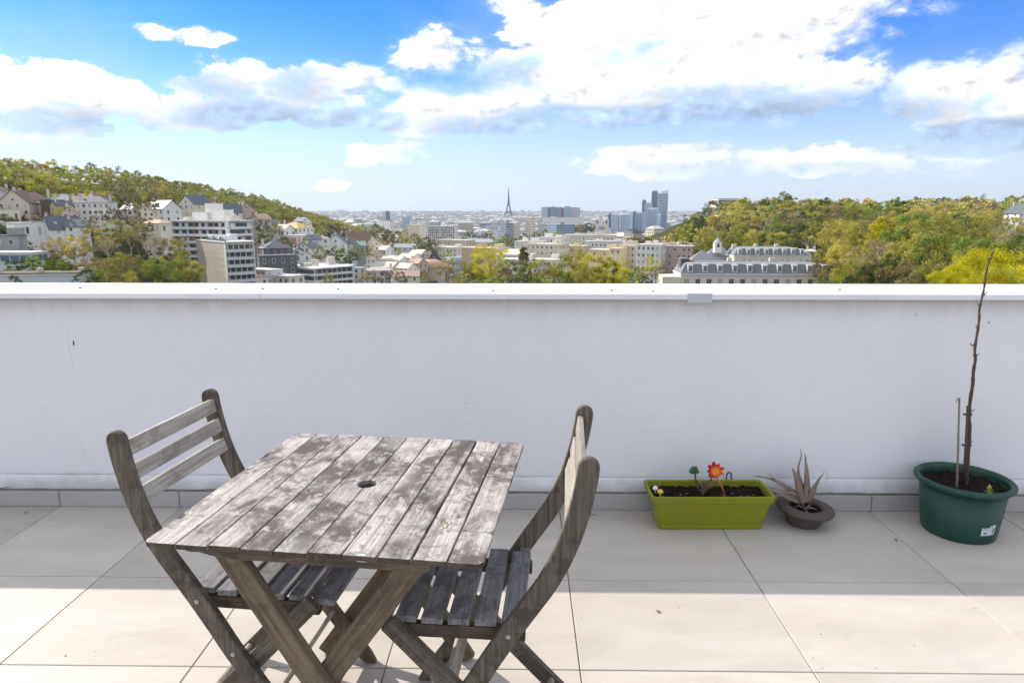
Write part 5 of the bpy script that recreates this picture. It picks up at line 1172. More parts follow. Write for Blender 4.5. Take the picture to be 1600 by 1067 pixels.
# ---- the lattice tower on the skyline
def lattice_tower():
    Y = 6900.0; q = px(794.5, 290, Y); x = q.x; H = 326.0; z0 = q.z - H * .95
    t = thing('lattice_tower', 'tall tapering iron lattice tower alone on the far skyline', 'tower', (x, Y, z0), R(12)); t.scale = (.70, .70, .95)
    IR = plain('brown_iron', (.05, .045, .045), .7, .1, .02)
    prof = [(0, 62), (28, 47), (57, 35), (90, 25), (116, 19), (160, 12), (200, 8.2), (240, 5.6), (276, 4.2)]
    def hw(z): return lerp_tab(z, prof)
    for sx, sy in ((-1, -1), (1, -1), (1, 1), (-1, 1)):     # four legs, each a lattice pier up to the second platform
        m = MB(); zs = [0, 14, 28, 42, 57, 73, 90, 103, 116]
        for a, b in zip(zs, zs[1:]):
            for (dx, dy) in ((0, 0), (1, 0), (0, 1), (1, 1)):
                def pt(z, dx=dx, dy=dy): h = hw(z); k = max(25 * (1 - z / 140), 7) * (1 if z < 60 else .8); return (sx * (h - k * dx), sy * (h - k * dy), z)
                m.tube([pt(a), pt(b)], 2.6, 4, caps=False)
            for (p, r) in (((0, 0), (1, 0)), ((0, 0), (0, 1)), ((1, 0), (1, 1)), ((0, 1), (1, 1))):
                def pt2(z, d): h = hw(z); k = max(25 * (1 - z / 140), 7) * (1 if z < 60 else .8); return (sx * (h - k * d[0]), sy * (h - k * d[1]), z)
                m.tube([pt2(a, p), pt2(b, r)], 1.1, 4, caps=False); m.tube([pt2(a, r), pt2(b, p)], 1.1, 4, caps=False)
        m.build('leg', IR, t)
    for z, e in ((57, 37), (116, 20)):
        m = MB(); m.box(-e, e, -e, e, z - 3, z + 3); m.build('platform', IR, t)
    m = MB()
    for s in (0, 90, 180, 270):
        M = rotM(R(s)); pts = [M @ Vector((34 * math.cos(a), -42, 10 + 42 * math.sin(a) ** .9)) for a in [math.pi * i / 14 for i in range(15)]]; m.tube(pts, 2.0, 5, caps=False)
    m.build('arch', IR, t)
    m = MB(); zs = [116 + 16 * i for i in range(11)]
    for a, b in zip(zs, zs[1:]):
        for s in range(4):
            M = rotM(R(90 * s)); ha, hb = hw(a), hw(b); m.tube([M @ Vector((ha, ha, a)), M @ Vector((hb, hb, b))], 2.2, 4, caps=False)
            m.tube([M @ Vector((ha, ha, a)), M @ Vector((-hb, hb, b))], 1.0, 4, caps=False); m.tube([M @ Vector((-ha, ha, a)), M @ Vector((hb, hb, b))], 1.0, 4, caps=False)
        m.box(-hw(a) * .62, hw(a) * .62, -hw(a) * .62, hw(a) * .62, a, b)
    m.build('shaft', IR, t)
    m = MB(); m.box(-7, 7, -7, 7, 274, 280); m.box(-4.5, 4.5, -4.5, 4.5, 280, 290); m.build('top_platform', IR, t)
    m = MB(); m.tube([(0, 0, 290), (0, 0, 308), (0, 0, H)], [2.6, 1.6, .9], 6); m.build('mast', IR, t)
lattice_tower()

# ---- mansard school buildings on the right
def mansard(label, u0, u1, vtop, veave, Y, depth, hwall, rz, ndorm, nwin, seed, left_pav=False):
    zc = ztop(veave, Y); hr = ztop(vtop, Y) - zc; w = (u1 - u0) / F * Y / math.cos(R(rz)); x, y = site((u0 + u1) / 2, Y)
    t = thing('mansard_building', label, 'building', (x, y, zc - hwall), R(rz)); W2, D2 = w / 2, depth / 2; fh = 3.9
    m = MB(); m.box(-W2, W2, -D2, D2, -12, hwall); m.build('wall', bm('limestone', (.78, .70, .56), .12), t)
    m = MB(); m.box(-W2 - .35, W2 + .35, -D2 - .35, D2 + .35, hwall - .45, hwall); m.box(-W2 - .15, W2 + .15, -D2 - .15, D2 + .15, hwall - 1.0, hwall - .7); m.build('cornice', BANDL, t)
    i1 = 1.5; m = MB(); a = [(sx * (W2 + .2), sy * (D2 + .2), hwall + .003) for sx, sy in ((-1, -1), (1, -1), (1, 1), (-1, 1))]
    b = [(sx * (W2 - (i1 if sx < 0 else 5.5)), sy * (D2 - i1), hwall + hr - .5) for sx, sy in ((-1, -1), (1, -1), (1, 1), (-1, 1))]; c = [(sx * (W2 - (i1 + 1.5 if sx < 0 else 8)), sy * (D2 - 4), hwall + hr) for sx, sy in ((-1, -1), (1, -1), (1, 1), (-1, 1))]
    m.add(a + b + c, [(i, (i + 1) % 4, 4 + (i + 1) % 4, 4 + i) for i in range(4)] + [(4 + i, 4 + (i + 1) % 4, 8 + (i + 1) % 4, 8 + i) for i in range(4)] + [(8, 9, 10, 11), (3, 2, 1, 0)])
    ro = m.build('roof', bm('grey_slate_mansard', (.19, .195, .205), .16, .6, 1.5), t)
    m = MB(); m.tube([(b[0][0], b[0][1], b[0][2] + .05), (b[1][0], b[1][1], b[1][2] + .05), ], .22, 6); m.tube([(W2 + .1, -D2 - .1, hwall + .1), (b[1][0], b[1][1], b[1][2])], .2, 6); m.build('ridge_trim', BANDL, ro)
    rng = random.Random(seed); s = hr - 1.0
    for i in range(ndorm):
        cx = -W2 + w * (i + .6) / (ndorm + .6); k = i1 / (hr - .5); zb = hwall + .35; y0 = -D2 + k * .35 - .35
        m = MB(); m.box(cx - .80, cx + .80, y0, y0 + 1.9, zb, zb + 2.25); m.box(cx - 1.0, cx + 1.0, y0 - .2, y0 + 2.2, zb + 2.25, zb + 2.5); do = m.build('dormer', BANDL, t)
        m = MB(); m.box(cx - .5, cx - .05, y0 - .03, y0 + .02, zb + .3, zb + 1.95); m.box(cx + .05, cx + .5, y0 - .03, y0 + .02, zb + .3, zb + 1.95); m.build('pane', PANEB, do)
    for f in range(int(hwall / fh)):
        z = hwall - 1.3 - (f + 1) * fh + 1.1
        for i in range(nwin):
            cx = -W2 + w * (i + .5) / nwin; m = MB()
            if f == 0:
                m.box(cx - .95, cx + .95, -D2 - .10, -D2 + .01, z - .2, z + 2.45); fr = m.build('window', BEIGE, t)
                m = MB(); m.box(cx - .68, cx - .06, -D2 - .13, -D2 - .09, z, z + 2.2); m.box(cx + .06, cx + .68, -D2 - .13, -D2 - .09, z, z + 2.2); m.build('pane', PANE if i % 3 else SHUT, fr)
            else:
                m.box(cx - .68, cx + .68, -D2 - .05, -D2 + .01, z, z + 2.2); m.build('window', PANE, t)
    for cx, cw in ((-W2 + 1.5, .9), (-W2 * .33, .7), (W2 * .22, .8)):
        m = MB(); m.box(cx - cw, cx + cw, -.6, .6, hwall + hr - .8, hwall + hr + 1.2); m.build('chimney', CHIM, ro)
    return t, W2, D2, hwall, hr
t, W2, D2, hw_, hr_ = mansard('long cream building with grey mansard roof and white dormers just above the parapet', 1062, 1297, 408, 424.5, 230, 13, 16, -1.5, 10, 14, 2)
m = MB(); m.box(-W2 - 6, -W2 - .02, -D2 + .5, D2 - 1, -12, hw_ - 1.2); m.build('wing_wall', bm('limestone', (.78, .70, .56), .12), t)
m = MB(); m.box(-W2 + .6, -W2 + 3.4, -2, 2, hw_ + .6, hw_ + hr_ + .9); m.build('chimney_block', DARKW, t)
m = MB(); m.box(-W2 + 3.6, -W2 + 4.6, -2.5, 1, hw_ + .6, hw_ + hr_ + .5); m.build('chimney', POTS, t)
mansard('second cream building with a slate mansard roof behind the front mansard building', 1142, 1256, 385, 398, 300, 13, 14, -1.5, 8, 12, 5)
for u, v, w_, lab in ((1097, 391, 11, 'pyramid slate roof pavilion left of the rear mansard building'), (1119, 394, 12, 'pale edged pyramid roof pavilion between the two mansard buildings'), (1122, 385, 13, 'slate hipped pavilion under the small spire')):
    house(lab, u, v, 285 + (u - 1097), w_, 10, 12, 4.6, -8, CREAM, bm('grey_slate_mansard', (.19, .195, .205), .16, .6, 1.5), 'hip', 'x', 0, 0, 3, 'pavilion', 'pavilion', 4, seed=int(v))
xx, yy = site(1120, 305); t = thing('bell_turret', 'small white bell turret with a thin spire above the slate pavilions', 'turret', (xx, yy, ztop(384, 305)))
m = MB(); m.box(-1.5, 1.5, -1.5, 1.5, -3, 1.4); m.build('drum', BANDL, t); m = MB(); m.lathe([(2.1, 1.4), (1.5, 2.0), (.9, 2.6), (.25, 3.2), (.12, 5.6), (0, 5.8)], 12); m.build('spire', ZINC, t)
m = MB(); m.box(-.5, .5, -1.55, -1.48, -.6, .9); m.build('opening', PANE, t)
house('white villa with dark dormer roof among the trees at the right edge', 1584, 319, 395, 10, 10, 6.5, 5, 8, WHITE, SLATE, 'gable', 'y', 2, 0, 3, 'villa', 'house', 3)
house('small white outbuilding below the villa at the right edge', 1580, 356, 262, 4, 4, 4, 1.2, -30, WHITE, ZINC, 'hip', 'x', 0, 0, 1, 'outbuilding', 'house', 1, 1)
house('low stone gatehouse between the rear mansard building and the wood', 1266, 388, 335, 5, 5, 5, 1.2, -20, BEIGE, GRAVEL, 'hip', 'x', 2, 0, 1, 'gatehouse', 'house', 2)

# ---- the far city: nearest blocks as individuals, the rest as one mass
def far_city():
    rng = random.Random(21); walls = [WHITE, CREAM, PALE, BEIGE, bm('dusty_white', (.62, .60, .57)), bm('dusty_grey', (.40, .41, .42)), PINK]; roofs = [ZINC, GRAVEL, SLATE, bm('grey_flat_roof', (.42, .42, .42)), TILEB, ZINC]
    ORD = ['first', 'second', 'third', 'fourth', 'fifth', 'sixth', 'seventh', 'eighth', 'ninth', 'tenth', 'eleventh', 'twelfth', 'thirteenth', 'fourteenth', 'fifteenth', 'sixteenth', 'seventeenth', 'eighteenth', 'nineteenth', 'twentieth', 'twenty-first', 'twenty-second', 'twenty-third', 'twenty-fourth', 'twenty-fifth', 'twenty-sixth', 'twenty-seventh', 'twenty-eighth', 'twenty-ninth', 'thirtieth']
    protos = []
    for i in range(9):
        w, d, h = rng.uniform(16, 34), rng.uniform(11, 15), rng.choice((13, 16, 19, 22)); W2, D2 = w / 2, d / 2
        kind = i % 3; m = MB(); m.box(-W2, W2, -D2, D2, -16, h)
        wall = m.mesh('city_wall', walls[i % len(walls)])
        m = MB()
        if kind == 0: m.box(-W2 - .2, W2 + .2, -D2 - .2, D2 + .2, h, h + .5); m.box(-3, 2, -2, 2, h + .5, h + 3)
        elif kind == 1: m.add([(-W2 - .4, -D2 - .4, h), (W2 + .4, -D2 - .4, h), (W2 + .4, D2 + .4, h), (-W2 - .4, D2 + .4, h), (-W2 + 4, 0, h + 4), (W2 - 4, 0, h + 4)], [(0, 1, 5, 4), (1, 2, 5), (2, 3, 4, 5), (3, 0, 4), (3, 2, 1, 0)])
        else:
            a = [(sx * W2, sy * D2, h + .01) for sx, sy in ((-1, -1), (1, -1), (1, 1), (-1, 1))]; b = [(sx * (W2 - 1.5), sy * (D2 - 1.5), h + 3.2) for sx, sy in ((-1, -1), (1, -1), (1, 1), (-1, 1))]
            m.add(a + b, [(k, (k + 1) % 4, 4 + (k + 1) % 4, 4 + k) for k in range(4)] + [(4, 5, 6, 7)]); 
            for q in (-.6, 0, .6): m.box(W2 * q - .6, W2 * q + .6, -1.5, 1.5, h + 2, h + 4.8)
        roof = m.mesh('city_roof', roofs[i % len(roofs)])
        m = MB(); fl = int(h / 3.2); wins(m, w * .94, -D2, 1.0, fl, h / fl, int(w / 3), 1.3, 1.7, None, sill=False, rng=rng); wins(m, d * .94, -W2, 1.0, fl, h / fl, 4, 1.3, 1.7, rotM(R(-90)), sill=False, rng=rng); wins(m, d * .94, -W2, 1.0, fl, h / fl, 4, 1.3, 1.7, rotM(R(90)), sill=False, rng=rng)
        win = m.mesh('city_windows', [PANE, FRAME])
        desc = ('white', 'cream', 'pale grey', 'beige', 'dusty white', 'grey', 'pinkish')[i % 7] + ' block with a ' + ('flat', 'hipped', 'mansard')[kind] + ' roof'
        protos.append((wall, roof, win, desc))
    rows = []; taken = []
    Y = 690; cnt = 0; row = 0
    while Y < 1750 and cnt < 230:
        ulo = lerp_tab(Y, [(690, 610), (900, 560), (1300, 530), (1750, 515)]); uhi = lerp_tab(Y, [(690, 1040), (900, 1050), (1750, 1060)]); u = ulo + rng.uniform(0, 10); col = 0; cntrow = {}
        while u < uhi:
            p = rng.randrange(9); wpx = 26 / Y * F
            if rng.random() < .86:
                x, y = site(u, Y + rng.uniform(-12, 12)); wall, roof, win, desc = protos[p]; sc = rng.uniform(.8, 1.15)
                t = link('city_block', None, None, (x, y, gz(x, y) - 1), (0, 0, R(rng.choice((-32, -38, -28, -45, 40, -35, -20)) + rng.uniform(-6, 6)))); t.scale = (sc, 1, rng.uniform(.75, 1.15))
                cntrow[desc] = cntrow.get(desc, 0) + 1
                tag(t, f'{desc}, {ORD[cntrow[desc] - 1]} from left in {ORD[row]} row beyond valley', 'city building', 'city blocks beyond the valley')
                link('wall', wall, t); ro = link('roof', roof, t); wn = link('windows', win, t); wn['kind'] = 'stuff'; cnt += 1
            u += wpx * rng.uniform(.95, 1.5); col += 1
        Y *= 1.085; row += 1
    # beyond: one mass
    m = MB(); mats = walls + roofs[:4]; nw = len(walls); Y = Y
    def far_m(base):
        def fn(k, p, o):
            g = k.n('ShaderNodeNewGeometry'); s = k.n('ShaderNodeSeparateXYZ'); k.l(g.outputs['Position'], s.inputs[0]); nn = k.n('ShaderNodeSeparateXYZ'); k.l(g.outputs['Normal'], nn.inputs[0])
            hx = k.m('ADD', s.outputs[0], k.m('MULTIPLY', s.outputs[1], .7)); a = k.m('GREATER_THAN', k.m('FRACT', k.m('MULTIPLY', hx, .22)), .55); b = k.m('GREATER_THAN', k.m('FRACT', k.m('MULTIPLY', s.outputs[2], .30)), .5)
            side = k.m('LESS_THAN', k.m('ABSOLUTE', nn.outputs[2]), .3); f = k.m('MULTIPLY', k.m('MULTIPLY', a, b), k.m('MULTIPLY', side, .75))
            v = k.m('MULTIPLY_ADD', k.noise(g.outputs['Position'], .02, 2, .5), .5, .75)
            k.l(k.mix(f, k.vm('SCALE', base, v), (.06, .07, .09)), p.inputs['Base Color'])
        return fn
    wm = [mat(f'far_wall_{i}', far_m(c)) for i, c in enumerate(((.72, .71, .68), (.66, .60, .50), (.52, .53, .54), (.54, .47, .38), (.60, .58, .55), (.36, .37, .39), (.50, .40, .35)))]
    mats = wm + [ZINC, GRAVEL, SLATE, mat('far_roof', far_m((.42, .42, .42)))]
    n = 0
    while Y < 12200:
        u = 470.0; dens = lerp_tab(Y, [(1700, .80), (5000, .7), (12000, .75)])
        while u < 1260:
            big = rng.random() < .05; w = rng.uniform(14, 44) * (1.6 if big else 1) * lerp_tab(Y, [(1700, 1), (12000, 2.3)]); wpx = w / Y * F
            if rng.random() < dens:
                yy_ = Y * (1 + rng.uniform(-.02, .02)); x, y = site(u, yy_); h = rng.uniform(9, 21) * (rng.uniform(1.3, 2.2) if big else 1); d = rng.uniform(10, 22) * lerp_tab(Y, [(1700, 1), (12000, 2.5)]); z = gz(x, y)
                a = R(rng.choice((-35, -42, -28, 42, -15, 5)) + rng.uniform(-8, 8)); M = Matrix.Translation((x, y, z)) @ rotM(a); k = rng.randrange(nw); m.box(-w / 2, w / 2, -d / 2, d / 2, -25, h, k, M); r = nw + rng.randrange(4); n += 1
                if rng.random() < .55: m.add([M @ Vector(q) for q in ((-w / 2, -d / 2, h), (w / 2, -d / 2, h), (w / 2, d / 2, h), (-w / 2, d / 2, h), (-w / 2 + d * .3, 0, h + 4), (w / 2 - d * .3, 0, h + 4))], [(0, 1, 5, 4), (1, 2, 5), (2, 3, 4, 5), (3, 0, 4)], r)
                else: m.box(-w / 2 + .5, w / 2 - .5, -d / 2 + .5, d / 2 - .5, h + .05, h + .6, r, M); 
                if rng.random() < .5: m.box(w * .1, w * .25, -2, 2, h + .5, h + 4, k, M)
            u += wpx * rng.uniform(.9, 1.3)
        Y *= 1.042
    m.build('distant_city', mats, kind='stuff'); print('far boxes', n, 'near', cnt)
far_city()

# ------------------------------------------------------------------ trees
def m_leaf(k, p, o):
    oi = k.n('ShaderNodeObjectInfo'); g = k.n('ShaderNodeNewGeometry'); at = k.n('ShaderNodeAttribute'); at.attribute_name = 'tint'
    f = k.m('MULTIPLY_ADD', at.outputs['Fac'], .6, .75)
    n = k.noise(g.outputs['Position'], .22, 2, .5)
    c = k.vm('SCALE', oi.outputs['Color'], f)
    c = k.mix(k.m('MULTIPLY', k.step(n, .52, .72), .45), c, k.vm('MULTIPLY', c, (1.18, 1.02, .7)))
    dif = k.n('ShaderNodeBsdfDiffuse'); k.l(c, dif.inputs[0]); tr = k.n('ShaderNodeBsdfTranslucent'); k.l(k.vm('MULTIPLY', c, (1.1, 1.15, .6)), tr.inputs[0])
    mx = k.n('ShaderNodeMixShader'); mx.inputs[0].default_value = .45; k.l(dif.outputs[0], mx.inputs[1]); k.l(tr.outputs[0], mx.inputs[2]); k.l(mx.outputs[0], o.inputs[0])
LEAF = mat('tree_leaves', m_leaf)
BARK = plain('tree_bark', (.20, .16, .115), .9, .35, 1.5); BARKP = plain('pale_tree_bark', (.44, .38, .29), .9, .25, 1.5)
FILL = {}
def stuff_leaf(name, c):
    def fn(k, p, o):
        at = k.n('ShaderNodeAttribute'); at.attribute_name = 'tint'; k.l(k.vm('SCALE', tuple(c), k.m('MULTIPLY_ADD', at.outputs['Fac'], .6, .8)), p.inputs['Base Color']); p.inputs['Specular IOR Level'].default_value = .05; p.inputs['Roughness'].default_value = .9
    return mat(name, fn)
def leaf_data(seed, Rr, Hc, z0, nclump, nleaf, size, shape='round'):
    """leaf sized faces spread through uneven clumps filling a crown; returns verts, faces, tint per face"""
    rng = random.Random(seed); vs, fs, tint = [], [], []
    cl = []
    for i in range(nclump):
        a = rng.uniform(0, 2 * math.pi); u = rng.random() ** .42; t = rng.uniform(-1, 1)
        if shape == 'cone': t = -1 + 2 * rng.random() ** 1.5; rr = Rr * (1 - (t + 1) / 2) * (.45 + .65 * rng.random()) + .2; cr = Rr * .20
        elif shape == 'willow': rr = Rr * math.sqrt(max(0, 1 - (t * .9) ** 4)) * (.35 + .65 * u); cr = Rr * .25
        else:
            rr = Rr * math.sqrt(max(0, 1 - t * t)) * (.35 + .65 * u); cr = Rr * rng.uniform(.20, .34)
        x, y, z = rr * math.cos(a), rr * math.sin(a), z0 + Hc * (t + 1) / 2
        lob = 1 + .22 * math.sin(a * 3 + seed) + .16 * math.sin(a * 5 + 2 * seed + t * 3)
        cl.append((x * lob, y * lob, z + .08 * Hc * math.sin(a * 2 + seed), cr, rng.uniform(0, 1)))
    for i in range(nleaf):
        cx, cy, cz, cr, tt = cl[rng.randrange(nclump)]
        d = Vector((rng.gauss(0, 1), rng.gauss(0, 1), rng.gauss(0, .8))); d.normalize(); r = cr * (rng.random() ** .5)
        c = Vector((cx, cy, cz)) + d * r; s = size * rng.uniform(.55, 1.25)
        n = (d * 1.5 + Vector((rng.uniform(-1, 1), rng.uniform(-1, 1), rng.uniform(-.3, 1.1))) * .75).normalized(); a = n.orthogonal().normalized(); b = n.cross(a); th = rng.uniform(0, 6.28)
        e1 = a * math.cos(th) + b * math.sin(th); e2 = b * math.cos(th) - a * math.sin(th)
        if shape == 'willow': e1 = Vector((e1.x * .3, e1.y * .3, -1)).normalized() * 1.7
        k = len(vs); vs += [tuple(c + e1 * s), tuple(c + e2 * s * .62), tuple(c - e1 * s * .8), tuple(c - e2 * s * .62)]; fs.append((k, k + 1, k + 2, k + 3)); tint.append(min(1, max(0, tt * .55 + rng.random() * .45)))
    return vs, fs, tint
def mk_mesh(name, vs, fs, tint, mt):
    me = bpy.data.meshes.new(name); me.from_pydata(vs, [], fs); me.materials.append(mt)
    a = me.attributes.new('tint', 'FLOAT', 'FACE'); a.data.foreach_set('value', tint); return me
def branches(seed, H, spread, depth, r0, fork=3, up=.35, thin=.62):
    rng = random.Random(seed); m = MB(); tips = []
    def grow(p, d, L, r, lv):
        n = 3; pts = [p]; q = p; dd = d
        for i in range(n): dd = (dd + Vector((rng.uniform(-1, 1), rng.uniform(-1, 1), rng.uniform(-.3, .8) * up)) * .16).normalized(); q = q + dd * L / n; pts.append(q)
        m.tube(pts, [r, r * .9, r * .78, r * .66], 5 if lv < 2 else 3, caps=False)
        if lv >= depth: tips.append(q); return
        for i in range(fork if lv else fork + 1):
            a = rng.uniform(0, 6.28) if lv else 6.28 * i / (fork + 1) + rng.uniform(-.4, .4); o = dd.orthogonal().normalized(); o2 = dd.cross(o); s = spread * rng.uniform(.6, 1.25)
            nd = (dd + (o * math.cos(a) + o2 * math.sin(a)) * s + Vector((0, 0, up))).normalized(); st = pts[-1] if i % 2 == 0 or lv == 0 else pts[2]
            grow(st, nd, L * rng.uniform(.62, .85), r * thin, lv + 1)
    grow(Vector((0, 0, -1.5)), Vector((rng.uniform(-.08, .08), rng.uniform(-.08, .08), 1)), H * .34, r0, 0)
    return m, tips
PROTO = {}
def protos():
    for i in range(4):      # leafy, unit crown radius 6 m, height 13 m
        vs, fs, ti = leaf_data(30 + i, 5.6, 9.6, 3.4, 32, 2800, .32); m, _ = branches(60 + i, 11, .62, 2, .34)
        PROTO['leafy', i] = (mk_mesh('leafy_crown', vs, fs, ti, LEAF), m.mesh('leafy_trunk', BARK))
    for i in range(2):
        vs, fs, ti = leaf_data(90 + i, 5.6, 9.6, 3.0, 44, 9000, .17); m, _ = branches(95 + i, 11, .62, 3, .34)
        PROTO['near', i] = (mk_mesh('leafy_crown', vs, fs, ti, LEAF), m.mesh('leafy_trunk', BARK))
    for i in range(5):
        vs, fs, ti = leaf_data(130 + i, 5.8, 9.4, 3.4, 22, 1000, .52); m, _ = branches(160 + i, 11, .62, 1, .34)
        PROTO['far', i] = (mk_mesh('leafy_crown', vs, fs, ti, LEAF), m.mesh('leafy_trunk', BARK))
    for i in range(4):      # bare or barely budding: fine twigs with a thin veil of buds
        m, tips = branches(260 + i, 13, .55, 4, .26, 3, .30, .60); rng = random.Random(i); vs, fs, ti = [], [], []
        for tp in tips:
            for _ in range(5):
                c = tp + Vector((rng.gauss(0, .55), rng.gauss(0, .55), rng.gauss(0, .5))); s = rng.uniform(.10, .26); n = Vector((rng.uniform(-1, 1), rng.uniform(-1, 1), rng.uniform(-1, 1))).normalized(); a = n.orthogonal().normalized() * s; b = n.cross(a)
                k = len(vs); vs += [tuple(c + a), tuple(c + b * .6), tuple(c - a), tuple(c - b * .6)]; fs.append((k, k + 1, k + 2, k + 3)); ti.append(rng.random())
        PROTO['bare', i] = (mk_mesh('budding_crown', vs, fs, ti, LEAF), m.mesh('bare_branches', BARKP))
    for i in range(2):
        vs, fs, ti = leaf_data(330 + i, 3.6, 12, 1.5, 70, 2400, .30, 'cone'); m = MB(); m.tube([(0, 0, -1), (0, 0, 12)], [.3, .06], 6)
        PROTO['conifer', i] = (mk_mesh('conifer_crown', vs, fs, ti, LEAF), m.mesh('conifer_trunk', BARK))
    vs, fs, ti = leaf_data(350, 5.2, 10.5, 1.8, 46, 3200, .22, 'willow'); m, _ = branches(360, 11, .5, 2, .3)
    PROTO['willow', 0] = (mk_mesh('willow_crown', vs, fs, ti, LEAF), m.mesh('willow_trunk', BARK))
    for i in range(2):
        vs, fs, ti = leaf_data(380 + i, 2.6, 2.6, .2, 22, 1200, .20); PROTO['bush', i] = (mk_mesh('bush_crown', vs, fs, ti, LEAF), None)
protos()
TONE = {'olive': ((.34, .315, .08), 'olive'), 'gold': ((.47, .40, .11), 'golden'), 'fresh': ((.36, .38, .07), 'fresh green'), 'yellow': ((.52, .47, .03), 'bright yellow-green'), 'dark': ((.10, .135, .05), 'dark green'),
        'green': ((.19, .235, .06), 'mid green'), 'brown': ((.22, .175, .095), 'brownish'), 'tan': ((.32, .255, .14), 'tan'), 'grey': ((.27, .275, .14), 'grey-green')}
TREES = []   # (u, v_top, Y, radius scale, height, form, tone, zone)
def tree(u, v, Y, Rr, form, tone, zone, H=None): TREES.append((u, v, Y, Rr, H, form, tone, zone))
